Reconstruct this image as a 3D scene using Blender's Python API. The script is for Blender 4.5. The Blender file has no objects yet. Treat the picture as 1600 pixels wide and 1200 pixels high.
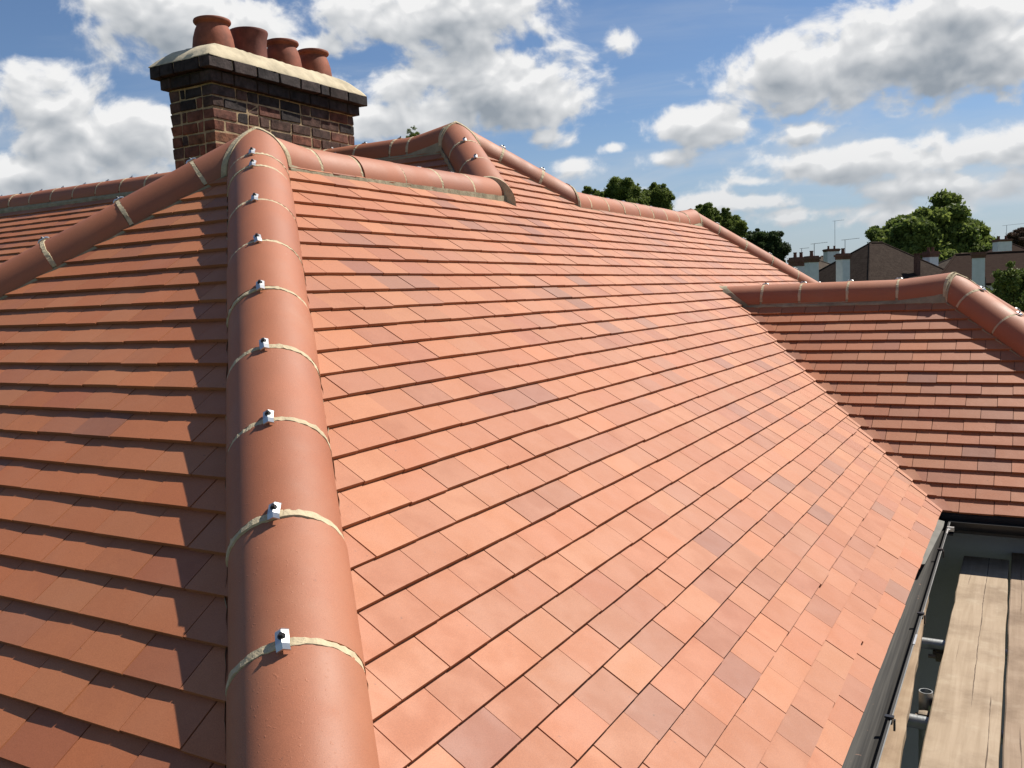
import bpy, bmesh, math, random
import numpy as np
from mathutils import Vector, Matrix

random.seed(7)
rng = np.random.default_rng(7)
scene = bpy.context.scene
COL = scene.collection

# ------------------------------------------------------------------ camera
TH = 0.648628                       # roof pitch, 37.2 degrees
CT, ST, TT = math.cos(TH), math.sin(TH), math.tan(TH)
G = 0.10244                         # tile gauge
CAM = Vector((2.79462, -2.81565, -0.56674))
YAW, PITCH, ROLL, FPX = -0.519715, 0.097431, -0.039490, 1400.616
fwd = Vector((math.sin(YAW) * math.cos(PITCH), math.cos(YAW) * math.cos(PITCH), -math.sin(PITCH)))
rgt = Vector((math.cos(YAW), -math.sin(YAW), 0))
upv = rgt.cross(fwd)
rgt, upv = (math.cos(ROLL) * rgt + math.sin(ROLL) * upv, -math.sin(ROLL) * rgt + math.cos(ROLL) * upv)
cam_data = bpy.data.cameras.new('camera')
cam_data.sensor_width = 36.0
cam_data.lens = FPX * 36.0 / 1600.0
cam_data.clip_start = 0.05
cam_data.clip_end = 4000
cam = bpy.data.objects.new('camera', cam_data)
cam.matrix_world = Matrix(((rgt.x, upv.x, -fwd.x, CAM.x), (rgt.y, upv.y, -fwd.y, CAM.y),
                           (rgt.z, upv.z, -fwd.z, CAM.z), (0, 0, 0, 1)))
COL.objects.link(cam)
scene.camera = cam


def sight(px, py):                  # direction from the photographer's eye, in the 1600 x 1200 picture
    return (fwd + rgt * ((px - 800) / FPX) - upv * ((py - 600) / FPX)).normalized()


def project(P):
    d = Vector(P) - CAM
    z = d.dot(fwd)
    return 800 + FPX * d.dot(rgt) / z, 600 - FPX * d.dot(upv) / z, z


# ------------------------------------------------------------------ sun, sky, exposure
SUN_AZ, SUN_EL = 32.0, 51.0         # azimuth clockwise from +Y
sun_dir = Vector((math.sin(math.radians(SUN_AZ)) * math.cos(math.radians(SUN_EL)),
                  math.cos(math.radians(SUN_AZ)) * math.cos(math.radians(SUN_EL)),
                  math.sin(math.radians(SUN_EL))))
sun_data = bpy.data.lights.new('sun', 'SUN')
sun_data.energy = 5.0
sun_data.angle = math.radians(0.53)
sun_data.color = (1.0, 0.94, 0.85)
sun = bpy.data.objects.new('sun', sun_data)
sun.rotation_euler = (-sun_dir).to_track_quat('-Z', 'Y').to_euler()
COL.objects.link(sun)

scene.view_settings.view_transform = 'Standard'
scene.view_settings.look = 'None'
scene.view_settings.exposure = 0.6
scene.view_settings.gamma = 1.0
scene.view_settings.use_curve_mapping = False
scene.render.engine = 'CYCLES'
scene.cycles.use_denoising = True
scene.cycles.max_bounces = 5
scene.cycles.diffuse_bounces = 2
scene.cycles.glossy_bounces = 2

world = bpy.data.worlds.new('World')
scene.world = world
world.use_nodes = True
world.cycles.sampling_method = 'MANUAL'
world.cycles.sample_map_resolution = 512


class NT:
    """small helper to write node trees"""
    def __init__(self, tree):
        self.t = tree

    def n(self, kind, ins=None, **props):
        nd = self.t.nodes.new(kind)
        for k, v in props.items():
            setattr(nd, k, v)
        for k, v in (ins or {}).items():
            self.put(nd.inputs[k], v)
        return nd

    def put(self, sock, v):
        if isinstance(v, bpy.types.NodeSocket):
            self.t.links.new(v, sock)
        else:
            sock.default_value = v

    def m(self, op, a, b=0.0, c=None, clamp=False):
        nd = self.t.nodes.new('ShaderNodeMath')
        nd.operation = op
        nd.use_clamp = clamp
        self.put(nd.inputs[0], a)
        self.put(nd.inputs[1], b)
        if c is not None:
            self.put(nd.inputs[2], c)
        return nd.outputs[0]

    def vm(self, op, a, b=None, scale=None):
        nd = self.t.nodes.new('ShaderNodeVectorMath')
        nd.operation = op
        self.put(nd.inputs[0], a)
        if b is not None:
            self.put(nd.inputs[1], b)
        if scale is not None:
            self.put(nd.inputs['Scale'], scale)
        return nd.outputs[0]

    def ramp(self, v, lo, hi, a=0.0, b=1.0, smooth=True):
        nd = self.t.nodes.new('ShaderNodeMapRange')
        nd.interpolation_type = 'SMOOTHSTEP' if smooth else 'LINEAR'
        nd.clamp = True
        self.put(nd.inputs['Value'], v)
        self.put(nd.inputs['From Min'], lo)
        self.put(nd.inputs['From Max'], hi)
        self.put(nd.inputs['To Min'], a)
        self.put(nd.inputs['To Max'], b)
        return nd.outputs['Result']

    def mix(self, f, a, b, blend='MIX'):
        nd = self.t.nodes.new('ShaderNodeMix')
        nd.data_type = 'RGBA'
        nd.blend_type = blend
        self.put(nd.inputs[0], f)
        self.put(nd.inputs[6], a if isinstance(a, bpy.types.NodeSocket) else (*a, 1.0)[:4])
        self.put(nd.inputs[7], b if isinstance(b, bpy.types.NodeSocket) else (*b, 1.0)[:4])
        return nd.outputs[2]

    def noise(self, vec, scale, detail=4.0, rough=0.55, dist=0.0, lac=2.0):
        nd = self.t.nodes.new('ShaderNodeTexNoise')
        self.put(nd.inputs['Vector'], vec)
        self.put(nd.inputs['Scale'], scale)
        nd.inputs['Detail'].default_value = detail
        nd.inputs['Roughness'].default_value = rough
        nd.inputs['Lacunarity'].default_value = lac
        nd.inputs['Distortion'].default_value = dist
        return nd.outputs[0], nd.outputs[1]


# cumulus clouds: soft heaps seen in their own directions of the sky, broken up by noise,
# over a general cloud cover that goes on all round
HEAPS = [  # (px, py, half width, half height, weight) in the picture
    (300, 40, 210, 85, 1.0), (70, 125, 130, 55, .62), (150, 225, 210, 100, 1.0), (40, 270, 160, 60, .9), (500, 75, 50, 35, .8),
    (680, 25, 210, 80, 1.0), (760, 145, 270, 90, 1.0), (640, 190, 170, 60, .9),
    (1380, 95, 300, 100, 1.05), (1230, 110, 150, 70, .95), (1500, 20, 190, 60, .95), (1545, 85, 130, 80, .9),
    (1085, 195, 120, 46, .95), (1255, 208, 70, 34, .8), (1045, 248, 70, 26, .8), (975, 62, 50, 36, .8),
    (1325, 258, 170, 46, .95), (1535, 232, 150, 55, .9), (895, 262, 70, 30, .75),
    (1150, 316, 240, 28, .85), (1480, 292, 230, 40, .85), (960, 232, 40, 16, .7), (1300, 330, 260, 26, .7), (1180, 285, 120, 24, .6), (1420, 335, 180, 24, .65), (1000, 305, 120, 22, .65), (1580, 150, 60, 40, .6), (860, 215, 120, 34, .55), (520, 130, 90, 60, .5),
]


def cloud_group(name, detail):
    dg = bpy.data.node_groups.new(name, 'ShaderNodeTree')
    dg.interface.new_socket('Vector', in_out='INPUT', socket_type='NodeSocketVector')
    dg.interface.new_socket('Density', in_out='OUTPUT', socket_type='NodeSocketFloat')
    q = NT(dg)
    gi = q.n('NodeGroupInput').outputs[0]
    vec = q.vm('MULTIPLY', gi, (1.0, 1.0, 1.35))
    fn = q.noise(vec, 13.0, detail, 0.585, 0.25)
    fine = fn[0]
    # billows: folded noise makes rounded heads
    bl = q.noise(vec, 21.0, 2.0, 0.5, 0.4)[0]
    puff = q.m('SUBTRACT', 0.16, q.m('ABSOLUTE', q.m('SUBTRACT', bl, 0.5)))
    big = q.noise(vec, 1.7, 1.0, 0.5)[0]
    heap = None
    for (px, py, rx, ry, w) in HEAPS:
        d = sight(px, py)
        east = Vector((d.y, -d.x, 0)).normalized()
        north = east.cross(d).normalized()
        rot = Matrix((east, d, north)).transposed().to_euler()
        mp = q.n('ShaderNodeMapping', {'Vector': gi, 'Location': d, 'Rotation': rot,
                                       'Scale': (1.12 * rx / FPX, 0.6, 1.12 * ry / FPX)}, vector_type='TEXTURE')
        gr = q.n('ShaderNodeTexGradient', {0: mp.outputs[0]}, gradient_type='SPHERICAL').outputs['Fac']
        v = q.m('MULTIPLY', gr, w)
        heap = v if heap is None else q.m('SMOOTH_MAX', heap, v, 0.12)
    # all round: a general cover of scattered clouds
    cover = q.ramp(big, 0.52, 0.74, 0.0, 0.56)
    frame_dir = sight(800, 150)
    inview = q.ramp(q.n('ShaderNodeVectorMath', {0: gi, 1: frame_dir}, operation='DOT_PRODUCT').outputs['Value'], 0.70, 0.86)
    cover = q.m('MULTIPLY', cover, q.m('SUBTRACT', 1.0, q.m('MULTIPLY', inview, 0.7)))
    body = q.m('SMOOTH_MAX', heap, cover, 0.15)
    dens = q.m('ADD', body, q.m('MULTIPLY', q.m('SUBTRACT', fine, 0.49), 1.55))
    dens = q.m('ADD', dens, q.m('MULTIPLY', puff, 0.75))
    dens = q.m('SUBTRACT', dens, 0.375)
    q.n('NodeGroupOutput', {0: dens})
    return dg


CLOUD_FINE = cloud_group('cloud_density', 8.0)
CLOUD_SOFT = cloud_group('cloud_density_soft', 3.0)

q = NT(world.node_tree)
for nd in list(world.node_tree.nodes):
    world.node_tree.nodes.remove(nd)
dirv = q.n('ShaderNodeTexCoord').outputs['Generated']
dirv = q.vm('NORMALIZE', dirv)


def density(off):
    v = dirv if off is None else q.vm('NORMALIZE', q.vm('ADD', dirv, off))
    g = q.n('ShaderNodeGroup', {}, node_tree=CLOUD_FINE if off is None else CLOUD_SOFT)
    q.put(g.inputs[0], v)
    return g.outputs[0]


lift = Vector((0.15, 0.2, 1.0)).normalized()
d0 = density(None)
d1 = density(lift * 0.012)
d2 = density(lift * 0.040)
sky = q.n('ShaderNodeTexSky', sky_type='NISHITA', sun_disc=False, sun_elevation=math.radians(SUN_EL),
          sun_rotation=math.radians(SUN_AZ), altitude=60, air_density=1.0, dust_density=0.3, ozone_density=1.3)
elev = q.n('ShaderNodeSeparateXYZ', {0: dirv}).outputs[2]
alpha = q.ramp(d0, -0.04, 0.24)
over = q.m('ADD', q.m('MULTIPLY', q.ramp(d1, 0.0, 1.0), 0.5), q.m('MULTIPLY', q.ramp(d2, -0.05, 0.85), 0.5))
face = q.m('MULTIPLY', q.m('SUBTRACT', d0, d1), 0.7)          # billows turned to the light
over = q.m('SUBTRACT', over, face, clamp=True)
white, grey = (11.0, 11.0, 11.0), (3.7, 4.2, 4.8)
ccol = q.mix(q.m('POWER', over, 0.66), white, grey)
alpha = q.m('MULTIPLY', alpha, q.ramp(d0, 0.0, 0.30, 0.6, 1.0))
# low clouds and low sky pale out in the air between
ccol = q.mix(q.ramp(elev, 0.0, 0.17, 0.62, 0.0), ccol, (6.0, 6.5, 7.0))
skyc = q.mix(1.0, sky.outputs[0], (0.86, 0.98, 1.16), 'MULTIPLY')
skyc = q.mix(q.ramp(elev, -0.02, 0.20, 0.80, 0.0), skyc, (5.2, 6.0, 6.9))
# thin high veil, drawn out along the horizon
vl = q.noise(q.vm('MULTIPLY', dirv, (1.0, 1.0, 5.5)), 3.4, 5.0, 0.6, 0.5)[0]
veil = q.m('MULTIPLY', q.ramp(vl, 0.42, 0.72), q.ramp(elev, 0.02, 0.34, 0.55, 0.10))
skyc = q.mix(veil, skyc, (7.6, 8.0, 8.5))
col = q.mix(alpha, skyc, ccol)
bg = q.n('ShaderNodeBackground', {'Color': col, 'Strength': 0.0535})
q.n('ShaderNodeOutputWorld', {0: bg.outputs[0]})


# ------------------------------------------------------------------ materials
def new_mat(name):
    m = bpy.data.materials.new(name)
    m.use_nodes = True
    t = NT(m.node_tree)
    bs = m.node_tree.nodes['Principled BSDF']
    return m, t, bs


def coords(t, kind='Object'):
    return t.n('ShaderNodeTexCoord').outputs[kind]


def world_pos(t):
    return t.n('ShaderNodeNewGeometry').outputs['Position']


def add_bump(t, bs, h, strength, dist):
    b = t.n('ShaderNodeBump', {'Height': h, 'Strength': strength, 'Distance': dist})
    t.put(bs.inputs['Normal'], b.outputs[0])


def clay_tile(name, from_object):
    m, t, bs = new_mat(name)
    if from_object:
        oi = t.n('ShaderNodeObjectInfo')
        c, a = oi.outputs['Color'], oi.outputs['Alpha']
    else:
        at = t.n('ShaderNodeAttribute', attribute_name='tint')
        c, a = at.outputs['Color'], at.outputs['Alpha']
    P = world_pos(t)
    cloud = t.noise(P, 9.0, 3.0)[0]
    patch = t.m('MULTIPLY', t.ramp(cloud, 0.38, 0.66), a)
    c = t.mix(patch, c, t.mix(1.0, c, (0.84, 0.80, 0.84), 'MULTIPLY'))
    sp = t.noise(P, 420.0, 3.0, 0.6)[0]
    c = t.mix(1.0, c, t.n('ShaderNodeCombineColor', {0: t.ramp(sp, .3, .7, .88, 1.1), 1: t.ramp(sp, .3, .7, .86, 1.12),
                                                    2: t.ramp(sp, .3, .7, .84, 1.14)}).outputs[0], 'MULTIPLY')
    dust = t.noise(P, 2.3, 5.0, 0.6)[0]
    c = t.mix(t.ramp(dust, 0.45, 0.75, 0.0, 0.12), c, (0.40, 0.22, 0.14))
    spots = t.noise(P, 70.0, 2.0, 0.5)[0]
    c = t.mix(t.ramp(spots, 0.735, 0.78, 0.0, 0.5), c, (0.10, 0.045, 0.03))
    t.put(bs.inputs['Base Color'], c)
    t.put(bs.inputs['Roughness'], t.ramp(cloud, .3, .7, .56, .66))
    bs.inputs['Specular IOR Level'].default_value = 0.46
    h = t.m('ADD', t.m('MULTIPLY', t.noise(P, 900.0, 2.0)[0], 0.5), t.noise(P, 26.0, 2.0)[0])
    add_bump(t, bs, h, 0.28, 0.0016)
    return m


M_TILE_OBJ = clay_tile('clay_tile_single', True)
M_TILE_MASS = clay_tile('clay_tile_mass', False)


def simple(name, col, rough=0.6, spec=0.4, var=0.18, scale=8.0, metal=0.0, bump=0.0, bscale=60.0, objcol=False, col2=None):
    m, t, bs = new_mat(name)
    P = world_pos(t)
    n = t.noise(P, scale, 6.0, 0.6)[0]
    if objcol:
        base = t.n('ShaderNodeObjectInfo').outputs['Color']
    else:
        base = (*col, 1.0)
    if col2 is None:
        k = t.ramp(n, 0.3, 0.7, 1 - var, 1 + var, smooth=False)
        kc = t.n('ShaderNodeCombineColor', {0: k, 1: k, 2: k}).outputs[0]
        c = t.mix(1.0, base, kc, 'MULTIPLY')
    else:
        c = t.mix(t.ramp(n, 0.38, 0.64), base, (*col2, 1.0))
    t.put(bs.inputs['Base Color'], c)
    bs.inputs['Roughness'].default_value = rough
    bs.inputs['Metallic'].default_value = metal
    bs.inputs['Specular IOR Level'].default_value = spec
    if bump:
        add_bump(t, bs, t.noise(P, bscale, 5.0, 0.6)[0], bump, 0.004)
    return m


def hip_clay():
    m, t, bs = new_mat('hip_tile_clay')
    P = world_pos(t)
    n = t.noise(P, 5.0, 4.0)[0]
    base = t.n('ShaderNodeObjectInfo').outputs['Color']
    c = t.mix(t.ramp(n, .35, .7, 0.0, .55), base, t.mix(1.0, base, (1.18, 1.12, 1.1), 'MULTIPLY'))
    sp = t.noise(P, 500.0, 2.0)[0]
    k = t.ramp(sp, .3, .7, .9, 1.1)
    c = t.mix(1.0, c, t.n('ShaderNodeCombineColor', {0: k, 1: k, 2: k}).outputs[0], 'MULTIPLY')
    bits = t.noise(P, 90.0, 2.0, 0.5)[0]
    c = t.mix(t.ramp(bits, .74, .79, 0, .55), c, (.17, .07, .045))
    splash = t.m('MULTIPLY', t.ramp(t.noise(P, 55.0, 3.0, .6)[0], .70, .76), t.ramp(t.noise(P, 3.1, 2.0)[0], .50, .62))
    c = t.mix(t.m('MULTIPLY', splash, .55), c, (.46, .37, .26))
    broad = t.noise(P, 2.2, 5.0, .65)[0]
    c = t.mix(t.ramp(broad, .48, .72, 0, .30), c, (.36, .17, .095))
    t.put(bs.inputs['Base Color'], c)
    t.put(bs.inputs['Roughness'], t.ramp(n, .3, .7, .58, .70))
    bs.inputs['Specular IOR Level'].default_value = 0.5
    grit = t.ramp(t.noise(P, 150.0, 1.0)[0], .66, .78)
    h = t.m('ADD', t.m('MULTIPLY', t.noise(P, 800.0, 2.0)[0], .5), t.m('ADD', t.noise(P, 14.0, 2.0)[0], grit))
    add_bump(t, bs, h, 0.25, 0.0016)
    return m


M_HIP = hip_clay()
M_MORTAR = simple('lime_mortar', (.46, .38, .25), .92, .2, .22, 30.0, bump=.7, bscale=110.0)
M_BED = simple('bedding_mortar', (.29, .25, .17), .95, .2, .30, 12.0, bump=.8, bscale=80.0)
M_CLIP = simple('stainless_steel', (.60, .60, .59), .42, .5, .08, 40.0, metal=1.0)
M_SCREW = simple('dark_screw', (.05, .05, .055), .4, .5, .2, 40.0, metal=.6)
M_FELT = simple('roofing_felt', (.055, .05, .05), .95, .2)
M_PVC = None
M_BRICK = simple('stock_brick', None, .9, .2, .60, 17.0, objcol=True, bump=1.0, bscale=70.0)
M_FLAUNCH = simple('flaunching_mortar', (.45, .385, .27), .93, .2, .34, 4.5, bump=.6, bscale=45.0)
M_JOINT = simple('brick_joint_mortar', (.33, .245, .145), .95, .2, .35, 24.0, bump=.8, bscale=70.0)
M_SOOT = simple('sooty_mortar', (.045, .036, .030), .95, .2)
M_POT = simple('pot_terracotta', (.34, .115, .065), .78, .3, .38, 9.0, bump=.25, bscale=60.0, objcol=True)
M_RENDER = simple('painted_render', (.34, .34, .33), .9, .2, .08, 2.0, bump=.5, bscale=140.0)
M_SOFFIT = simple('black_soffit', (.025, .025, .027), .5, .4)
M_STEEL = simple('galvanised_tube', (.33, .34, .34), .45, .5, .25, 14.0, metal=.85, bump=.2)
M_RUST = simple('coupler_steel', (.20, .16, .12), .6, .4, .4, 30.0, metal=.7, bump=.4)


def pvc():
    m, t, bs = new_mat('gutter_plastic')
    P = world_pos(t)
    st = t.n('ShaderNodeMapping', {'Vector': P, 'Scale': (130, 1.3, 130)}).outputs[0]
    s = t.noise(st, 1.0, 5.0, .65)[0]
    c = t.mix(t.ramp(s, .35, .72), (.020, .019, .018), (.060, .056, .050))
    g = t.noise(P, 30.0, 3.0)[0]
    c = t.mix(t.ramp(g, .72, .78, 0, .8), c, (.30, .17, .12))
    t.put(bs.inputs['Base Color'], c)
    bs.inputs['Roughness'].default_value = .6
    bs.inputs['Specular IOR Level'].default_value = .3
    return m


M_PVC = pvc()
M_DARK = simple('black_gutter_plastic', (.018, .018, .019), .35, .5, .2)


def board_wood():
    m, t, bs = new_mat('weathered_board')
    oi = t.n('ShaderNodeObjectInfo')
    P = t.vm('ADD', coords(t), t.vm('SCALE', (7.3, 3.1, 5.7), scale=oi.outputs['Random']))
    gr = t.noise(t.n('ShaderNodeMapping', {'Vector': P, 'Scale': (38, 1.6, 38)}).outputs[0], 1.0, 6.0, .62, .6)[0]
    c = t.mix(t.ramp(gr, .3, .72), (.305, .250, .190), (.375, .315, .25))
    st = t.noise(P, 3.6, 7.0, .66)[0]
    c = t.mix(t.ramp(st, .42, .70, 0, .75), c, (.20, .155, .115))
    gy = t.noise(P, 9.0, 5.0, .6)[0]
    c = t.mix(t.ramp(gy, .5, .75, 0, .5), c, (.43, .385, .315))
    c = t.mix(1.0, c, oi.outputs['Color'], 'MULTIPLY')
    # shakes: a few cracks running with the grain
    O = coords(t)
    ox, oy = t.n('ShaderNodeSeparateXYZ', {0: O}).outputs[0], t.n('ShaderNodeSeparateXYZ', {0: O}).outputs[1]
    crack = None
    for k, (x0, amp, sy, lo) in enumerate(((.012, .030, 1.1, .36), (-.062, .022, 1.7, .52), (.075, .018, 2.1, .54))):
        cy = t.n('ShaderNodeCombineXYZ', {0: t.m('ADD', 3.7 * k, t.m('MULTIPLY', oi.outputs['Random'], 40.0)), 1: oy}).outputs[0]
        wob = t.m('MULTIPLY', t.m('SUBTRACT', t.noise(cy, sy, 5.0, .6)[0], .5), amp)
        dx = t.m('ABSOLUTE', t.m('SUBTRACT', t.m('SUBTRACT', ox, x0), wob))
        wid = t.ramp(t.noise(cy, 6.0, 3.0)[0], .35, .65, .0006, .0022)
        ln = t.m('LESS_THAN', dx, wid)
        ln = t.m('MULTIPLY', ln, t.ramp(t.noise(cy, .9, 2.0)[0], lo, lo + .06))
        crack = ln if crack is None else t.m('MAXIMUM', crack, ln)
    sc = t.noise(t.n('ShaderNodeMapping', {'Vector': P, 'Scale': (12.0, 170, 4), 'Rotation': (0, 0, .25)}).outputs[0], 1.0, 2.0, .5)[0]
    scratch = t.m('MULTIPLY', t.ramp(sc, .76, .79), t.ramp(t.noise(P, 14.0, 1.0)[0], .52, .6))
    dark = t.m('MAXIMUM', crack, t.m('MULTIPLY', scratch, .75))
    c = t.mix(t.m('MULTIPLY', dark, .85), c, (.07, .045, .03))
    t.put(bs.inputs['Base Color'], c)
    bs.inputs['Roughness'].default_value = .85
    bs.inputs['Specular IOR Level'].default_value = .25
    add_bump(t, bs, t.m('SUBTRACT', t.m('MULTIPLY', gr, .6), dark), .6, .004)
    return m


M_BOARD = board_wood()


def leafy(name, a, b, rough=.55, trans=.25):
    m, t, bs = new_mat(name)
    at = t.n('ShaderNodeAttribute', attribute_name='leaf')
    c = t.mix(at.outputs['Fac'], a, b)
    t.put(bs.inputs['Base Color'], c)
    bs.inputs['Roughness'].default_value = rough
    bs.inputs['Specular IOR Level'].default_value = .08
    tr = t.n('ShaderNodeBsdfTranslucent', {'Color': c})
    mx = t.n('ShaderNodeMixShader', {0: trans, 1: bs.outputs[0], 2: tr.outputs[0]})
    t.put(m.node_tree.nodes['Material Output'].inputs[0], mx.outputs[0])
    return m


M_LEAF = leafy('tree_leaf', (.050, .085, .020), (.215, .260, .060), trans=.45)
M_LEAF_DARK = leafy('dark_leaf', (.022, .040, .016), (.070, .10, .034), trans=.4)
M_LEAF_BRIGHT = leafy('bright_leaf', (.06, .095, .02), (.17, .21, .05))
M_LEAF_RED = leafy('bronze_leaf', (.05, .03, .022), (.14, .085, .05))
M_BLOSSOM = simple('pale_blossom', (.62, .60, .55), .7)
M_BARK = simple('bark', (.085, .065, .048), .9, .2, .35, 6.0, bump=.8, bscale=20.0)
M_GRASS = simple('lawn_grass', (.055, .085, .025), .9, .2, .3, .35, col2=(.085, .105, .035))
M_WHITE = simple('white_painted_brick', (.56, .57, .57), .85, .25, .08, 4.0)
M_STACKTOP = simple('stack_head_brick', (.13, .065, .045), .9, .2, .3, 8.0)
M_AERIAL = simple('aerial_metal', (.30, .31, .32), .4, .5, .1, metal=.7)
M_GLASS = simple('window_glass', (.03, .035, .04), .08, .6)
M_PIPE = simple('downpipe_plastic', (.015, .015, .016), .35, .5)
M_LEAD = simple('white_hip_mortar', (.48, .46, .42), .9, .2)


def far_roof(name, a, b, lit):
    m, t, bs = new_mat(name)
    P = coords(t)
    n = t.noise(P, 3.0, 6.0, .65)[0]
    fine = t.noise(P, 16.0, 2.0)[0]
    c = t.mix(t.ramp(n, .35, .68), a, b)
    c = t.mix(t.ramp(fine, .5, .72, 0, .55), c, lit)
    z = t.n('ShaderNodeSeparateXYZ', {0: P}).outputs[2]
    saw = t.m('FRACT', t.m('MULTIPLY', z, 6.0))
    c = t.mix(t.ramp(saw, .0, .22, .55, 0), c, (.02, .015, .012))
    t.put(bs.inputs['Base Color'], c)
    bs.inputs['Roughness'].default_value = .95
    bs.inputs['Specular IOR Level'].default_value = .05
    add_bump(t, bs, saw, .6, .03)
    return m


M_ROOF_BROWN = far_roof('brown_concrete_tiles', (.026, .017, .013), (.042, .030, .023), (.085, .064, .048))
M_ROOF_RED = far_roof('red_brown_tiles', (.034, .019, .014), (.042, .026, .019), (.058, .038, .029))
M_ROOF_GREY = far_roof('grey_brown_tiles', (.07, .055, .044), (.10, .08, .062), (.15, .12, .09))


# ------------------------------------------------------------------ mesh helpers
def link(name, mesh, mat=None, parent=None, color=None):
    o = bpy.data.objects.new(name, mesh)
    COL.objects.link(o)
    if mat is not None and mesh is not None and len(mesh.materials) == 0:
        mesh.materials.append(mat)
    if parent is not None:
        o.parent = parent
    if color is not None:
        o.color = color
    return o


def thing(name, label, cat, loc=(0, 0, 0), group=None):
    o = bpy.data.objects.new(name, None)
    COL.objects.link(o)
    o.location = loc
    o.empty_display_size = .2
    tag(o, label, cat, group)
    return o


def tag(o, label, cat, group=None, kind=None):
    o['label'] = label
    o['category'] = cat
    if group:
        o['group'] = group
    if kind:
        o['kind'] = kind
    return o


def pymesh(name, V, F, smooth=False):
    me = bpy.data.meshes.new(name)
    me.from_pydata([tuple(v) for v in V], [], F)
    me.update()
    if smooth:
        for p_ in me.polygons:
            p_.use_smooth = True
    return me


def bm_mesh(name, bm, smooth=False):
    bmesh.ops.recalc_face_normals(bm, faces=bm.faces)
    me = bpy.data.meshes.new(name)
    bm.to_mesh(me)
    bm.free()
    if smooth:
        for p_ in me.polygons:
            p_.use_smooth = True
        try:
            me.set_sharp_from_angle(angle=math.radians(38))
        except Exception:
            pass
    return me


def box_bm(bm, x0, x1, y0, y1, z0, z1):
    vs = [bm.verts.new(v) for v in ((x0, y0, z0), (x1, y0, z0), (x1, y1, z0), (x0, y1, z0),
                                    (x0, y0, z1), (x1, y0, z1), (x1, y1, z1), (x0, y1, z1))]
    for f in ((0, 3, 2, 1), (4, 5, 6, 7), (0, 1, 5, 4), (1, 2, 6, 5), (2, 3, 7, 6), (3, 0, 4, 7)):
        bm.faces.new([vs[i] for i in f])
    return vs


def box(name, x0, x1, y0, y1, z0, z1, mat, parent=None, color=None, bevel=0.0, seg=1):
    bm = bmesh.new()
    box_bm(bm, x0, x1, y0, y1, z0, z1)
    if bevel:
        bmesh.ops.bevel(bm, geom=bm.edges[:], offset=bevel, segments=seg, affect='EDGES', profile=.5)
    return link(name, bm_mesh(name, bm), mat, parent, color)


def tube_bm(bm, a, b, r0, r1=None, n=16, inner=None):
    a, b = Vector(a), Vector(b)
    r1 = r0 if r1 is None else r1
    t = (b - a).normalized()
    s = t.orthogonal().normalized()
    w = t.cross(s)
    rings = []
    for c, r in ((a, r0), (b, r1)):
        rings.append([bm.verts.new(c + (s * math.cos(2 * math.pi * i / n) + w * math.sin(2 * math.pi * i / n)) * r) for i in range(n)])
    for i in range(n):
        j = (i + 1) % n
        bm.faces.new((rings[0][i], rings[0][j], rings[1][j], rings[1][i]))
    if inner is None:
        bm.faces.new(rings[0][::-1])
        bm.faces.new(rings[1])
    else:
        inn = []
        for c in (a, b):
            inn.append([bm.verts.new(c + (s * math.cos(2 * math.pi * i / n) + w * math.sin(2 * math.pi * i / n)) * inner) for i in range(n)])
        for i in range(n):
            j = (i + 1) % n
            bm.faces.new((inn[0][i], inn[1][i], inn[1][j], inn[0][j]))
            bm.faces.new((rings[0][j], rings[0][i], inn[0][i], inn[0][j]))
            bm.faces.new((rings[1][i], rings[1][j], inn[1][j], inn[1][i]))


def tube(name, a, b, r, mat, parent=None, n=16, inner=None, r1=None):
    bm = bmesh.new()
    tube_bm(bm, a, b, r, r1, n, inner)
    return link(name, bm_mesh(name, bm, True), mat, parent)


def lathe(name, prof, n, mat, parent=None, color=None):
    bm = bmesh.new()
    rings = [[bm.verts.new((r * math.cos(2 * math.pi * i / n), r * math.sin(2 * math.pi * i / n), z)) for i in range(n)] for r, z in prof]
    for k in range(len(rings) - 1):
        for i in range(n):
            j = (i + 1) % n
            bm.faces.new((rings[k][i], rings[k][j], rings[k + 1][j], rings[k + 1][i]))
    return link(name, bm_mesh(name, bm, True), mat, parent, color)


# ------------------------------------------------------------------ ground
GZ = -6.5
gm = pymesh('ground', [(-1500, -1500, GZ), (1500, -1500, GZ), (1500, 1500, GZ), (-1500, 1500, GZ)], [(0, 1, 2, 3)])
ground = link('ground', gm, M_GRASS)
ground['kind'] = 'structure'
ground['label'] = 'green garden ground far below the roofs'
yard = pymesh('patio', [(-3, -9, GZ + .004), (9, -9, GZ + .004), (9, 3.2, GZ + .004), (-3, 3.2, GZ + .004)], [(0, 1, 2, 3)])
patio = link('patio', yard, simple('patio_concrete', (.055, .053, .05), .9, .2, .3, 3.0))
patio['kind'] = 'structure'
patio['label'] = 'grey concrete yard below the scaffold'

# ------------------------------------------------------------------ the house
house = thing('tiled_house', 'house with a new terracotta tiled hipped roof and a brick chimney with four pots', 'house', (0, 0, 0))

S_E = 29.6 * G                      # eaves line, measured down the slope
XE = S_E * CT                       # 2.417
ZE = -S_E * ST                      # -1.837
A = Vector((-.16, .16, .16 * TT))
XB, YB = -.80, 2.80
B = Vector((XB, YB, -XB * TT))
X2 = -.21                           # far ridge
C = Vector((X2, 6.30, -X2 * TT))
YV = 4.909
Y5 = 4.08
D = Vector((2.39, Y5, (Y5 - YV) * TT))
Z4 = .57
P5c = Z4 - YB * TT                  # P5: z = y*T + P5c
XL = -9.0                           # gable end of the long wing


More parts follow.
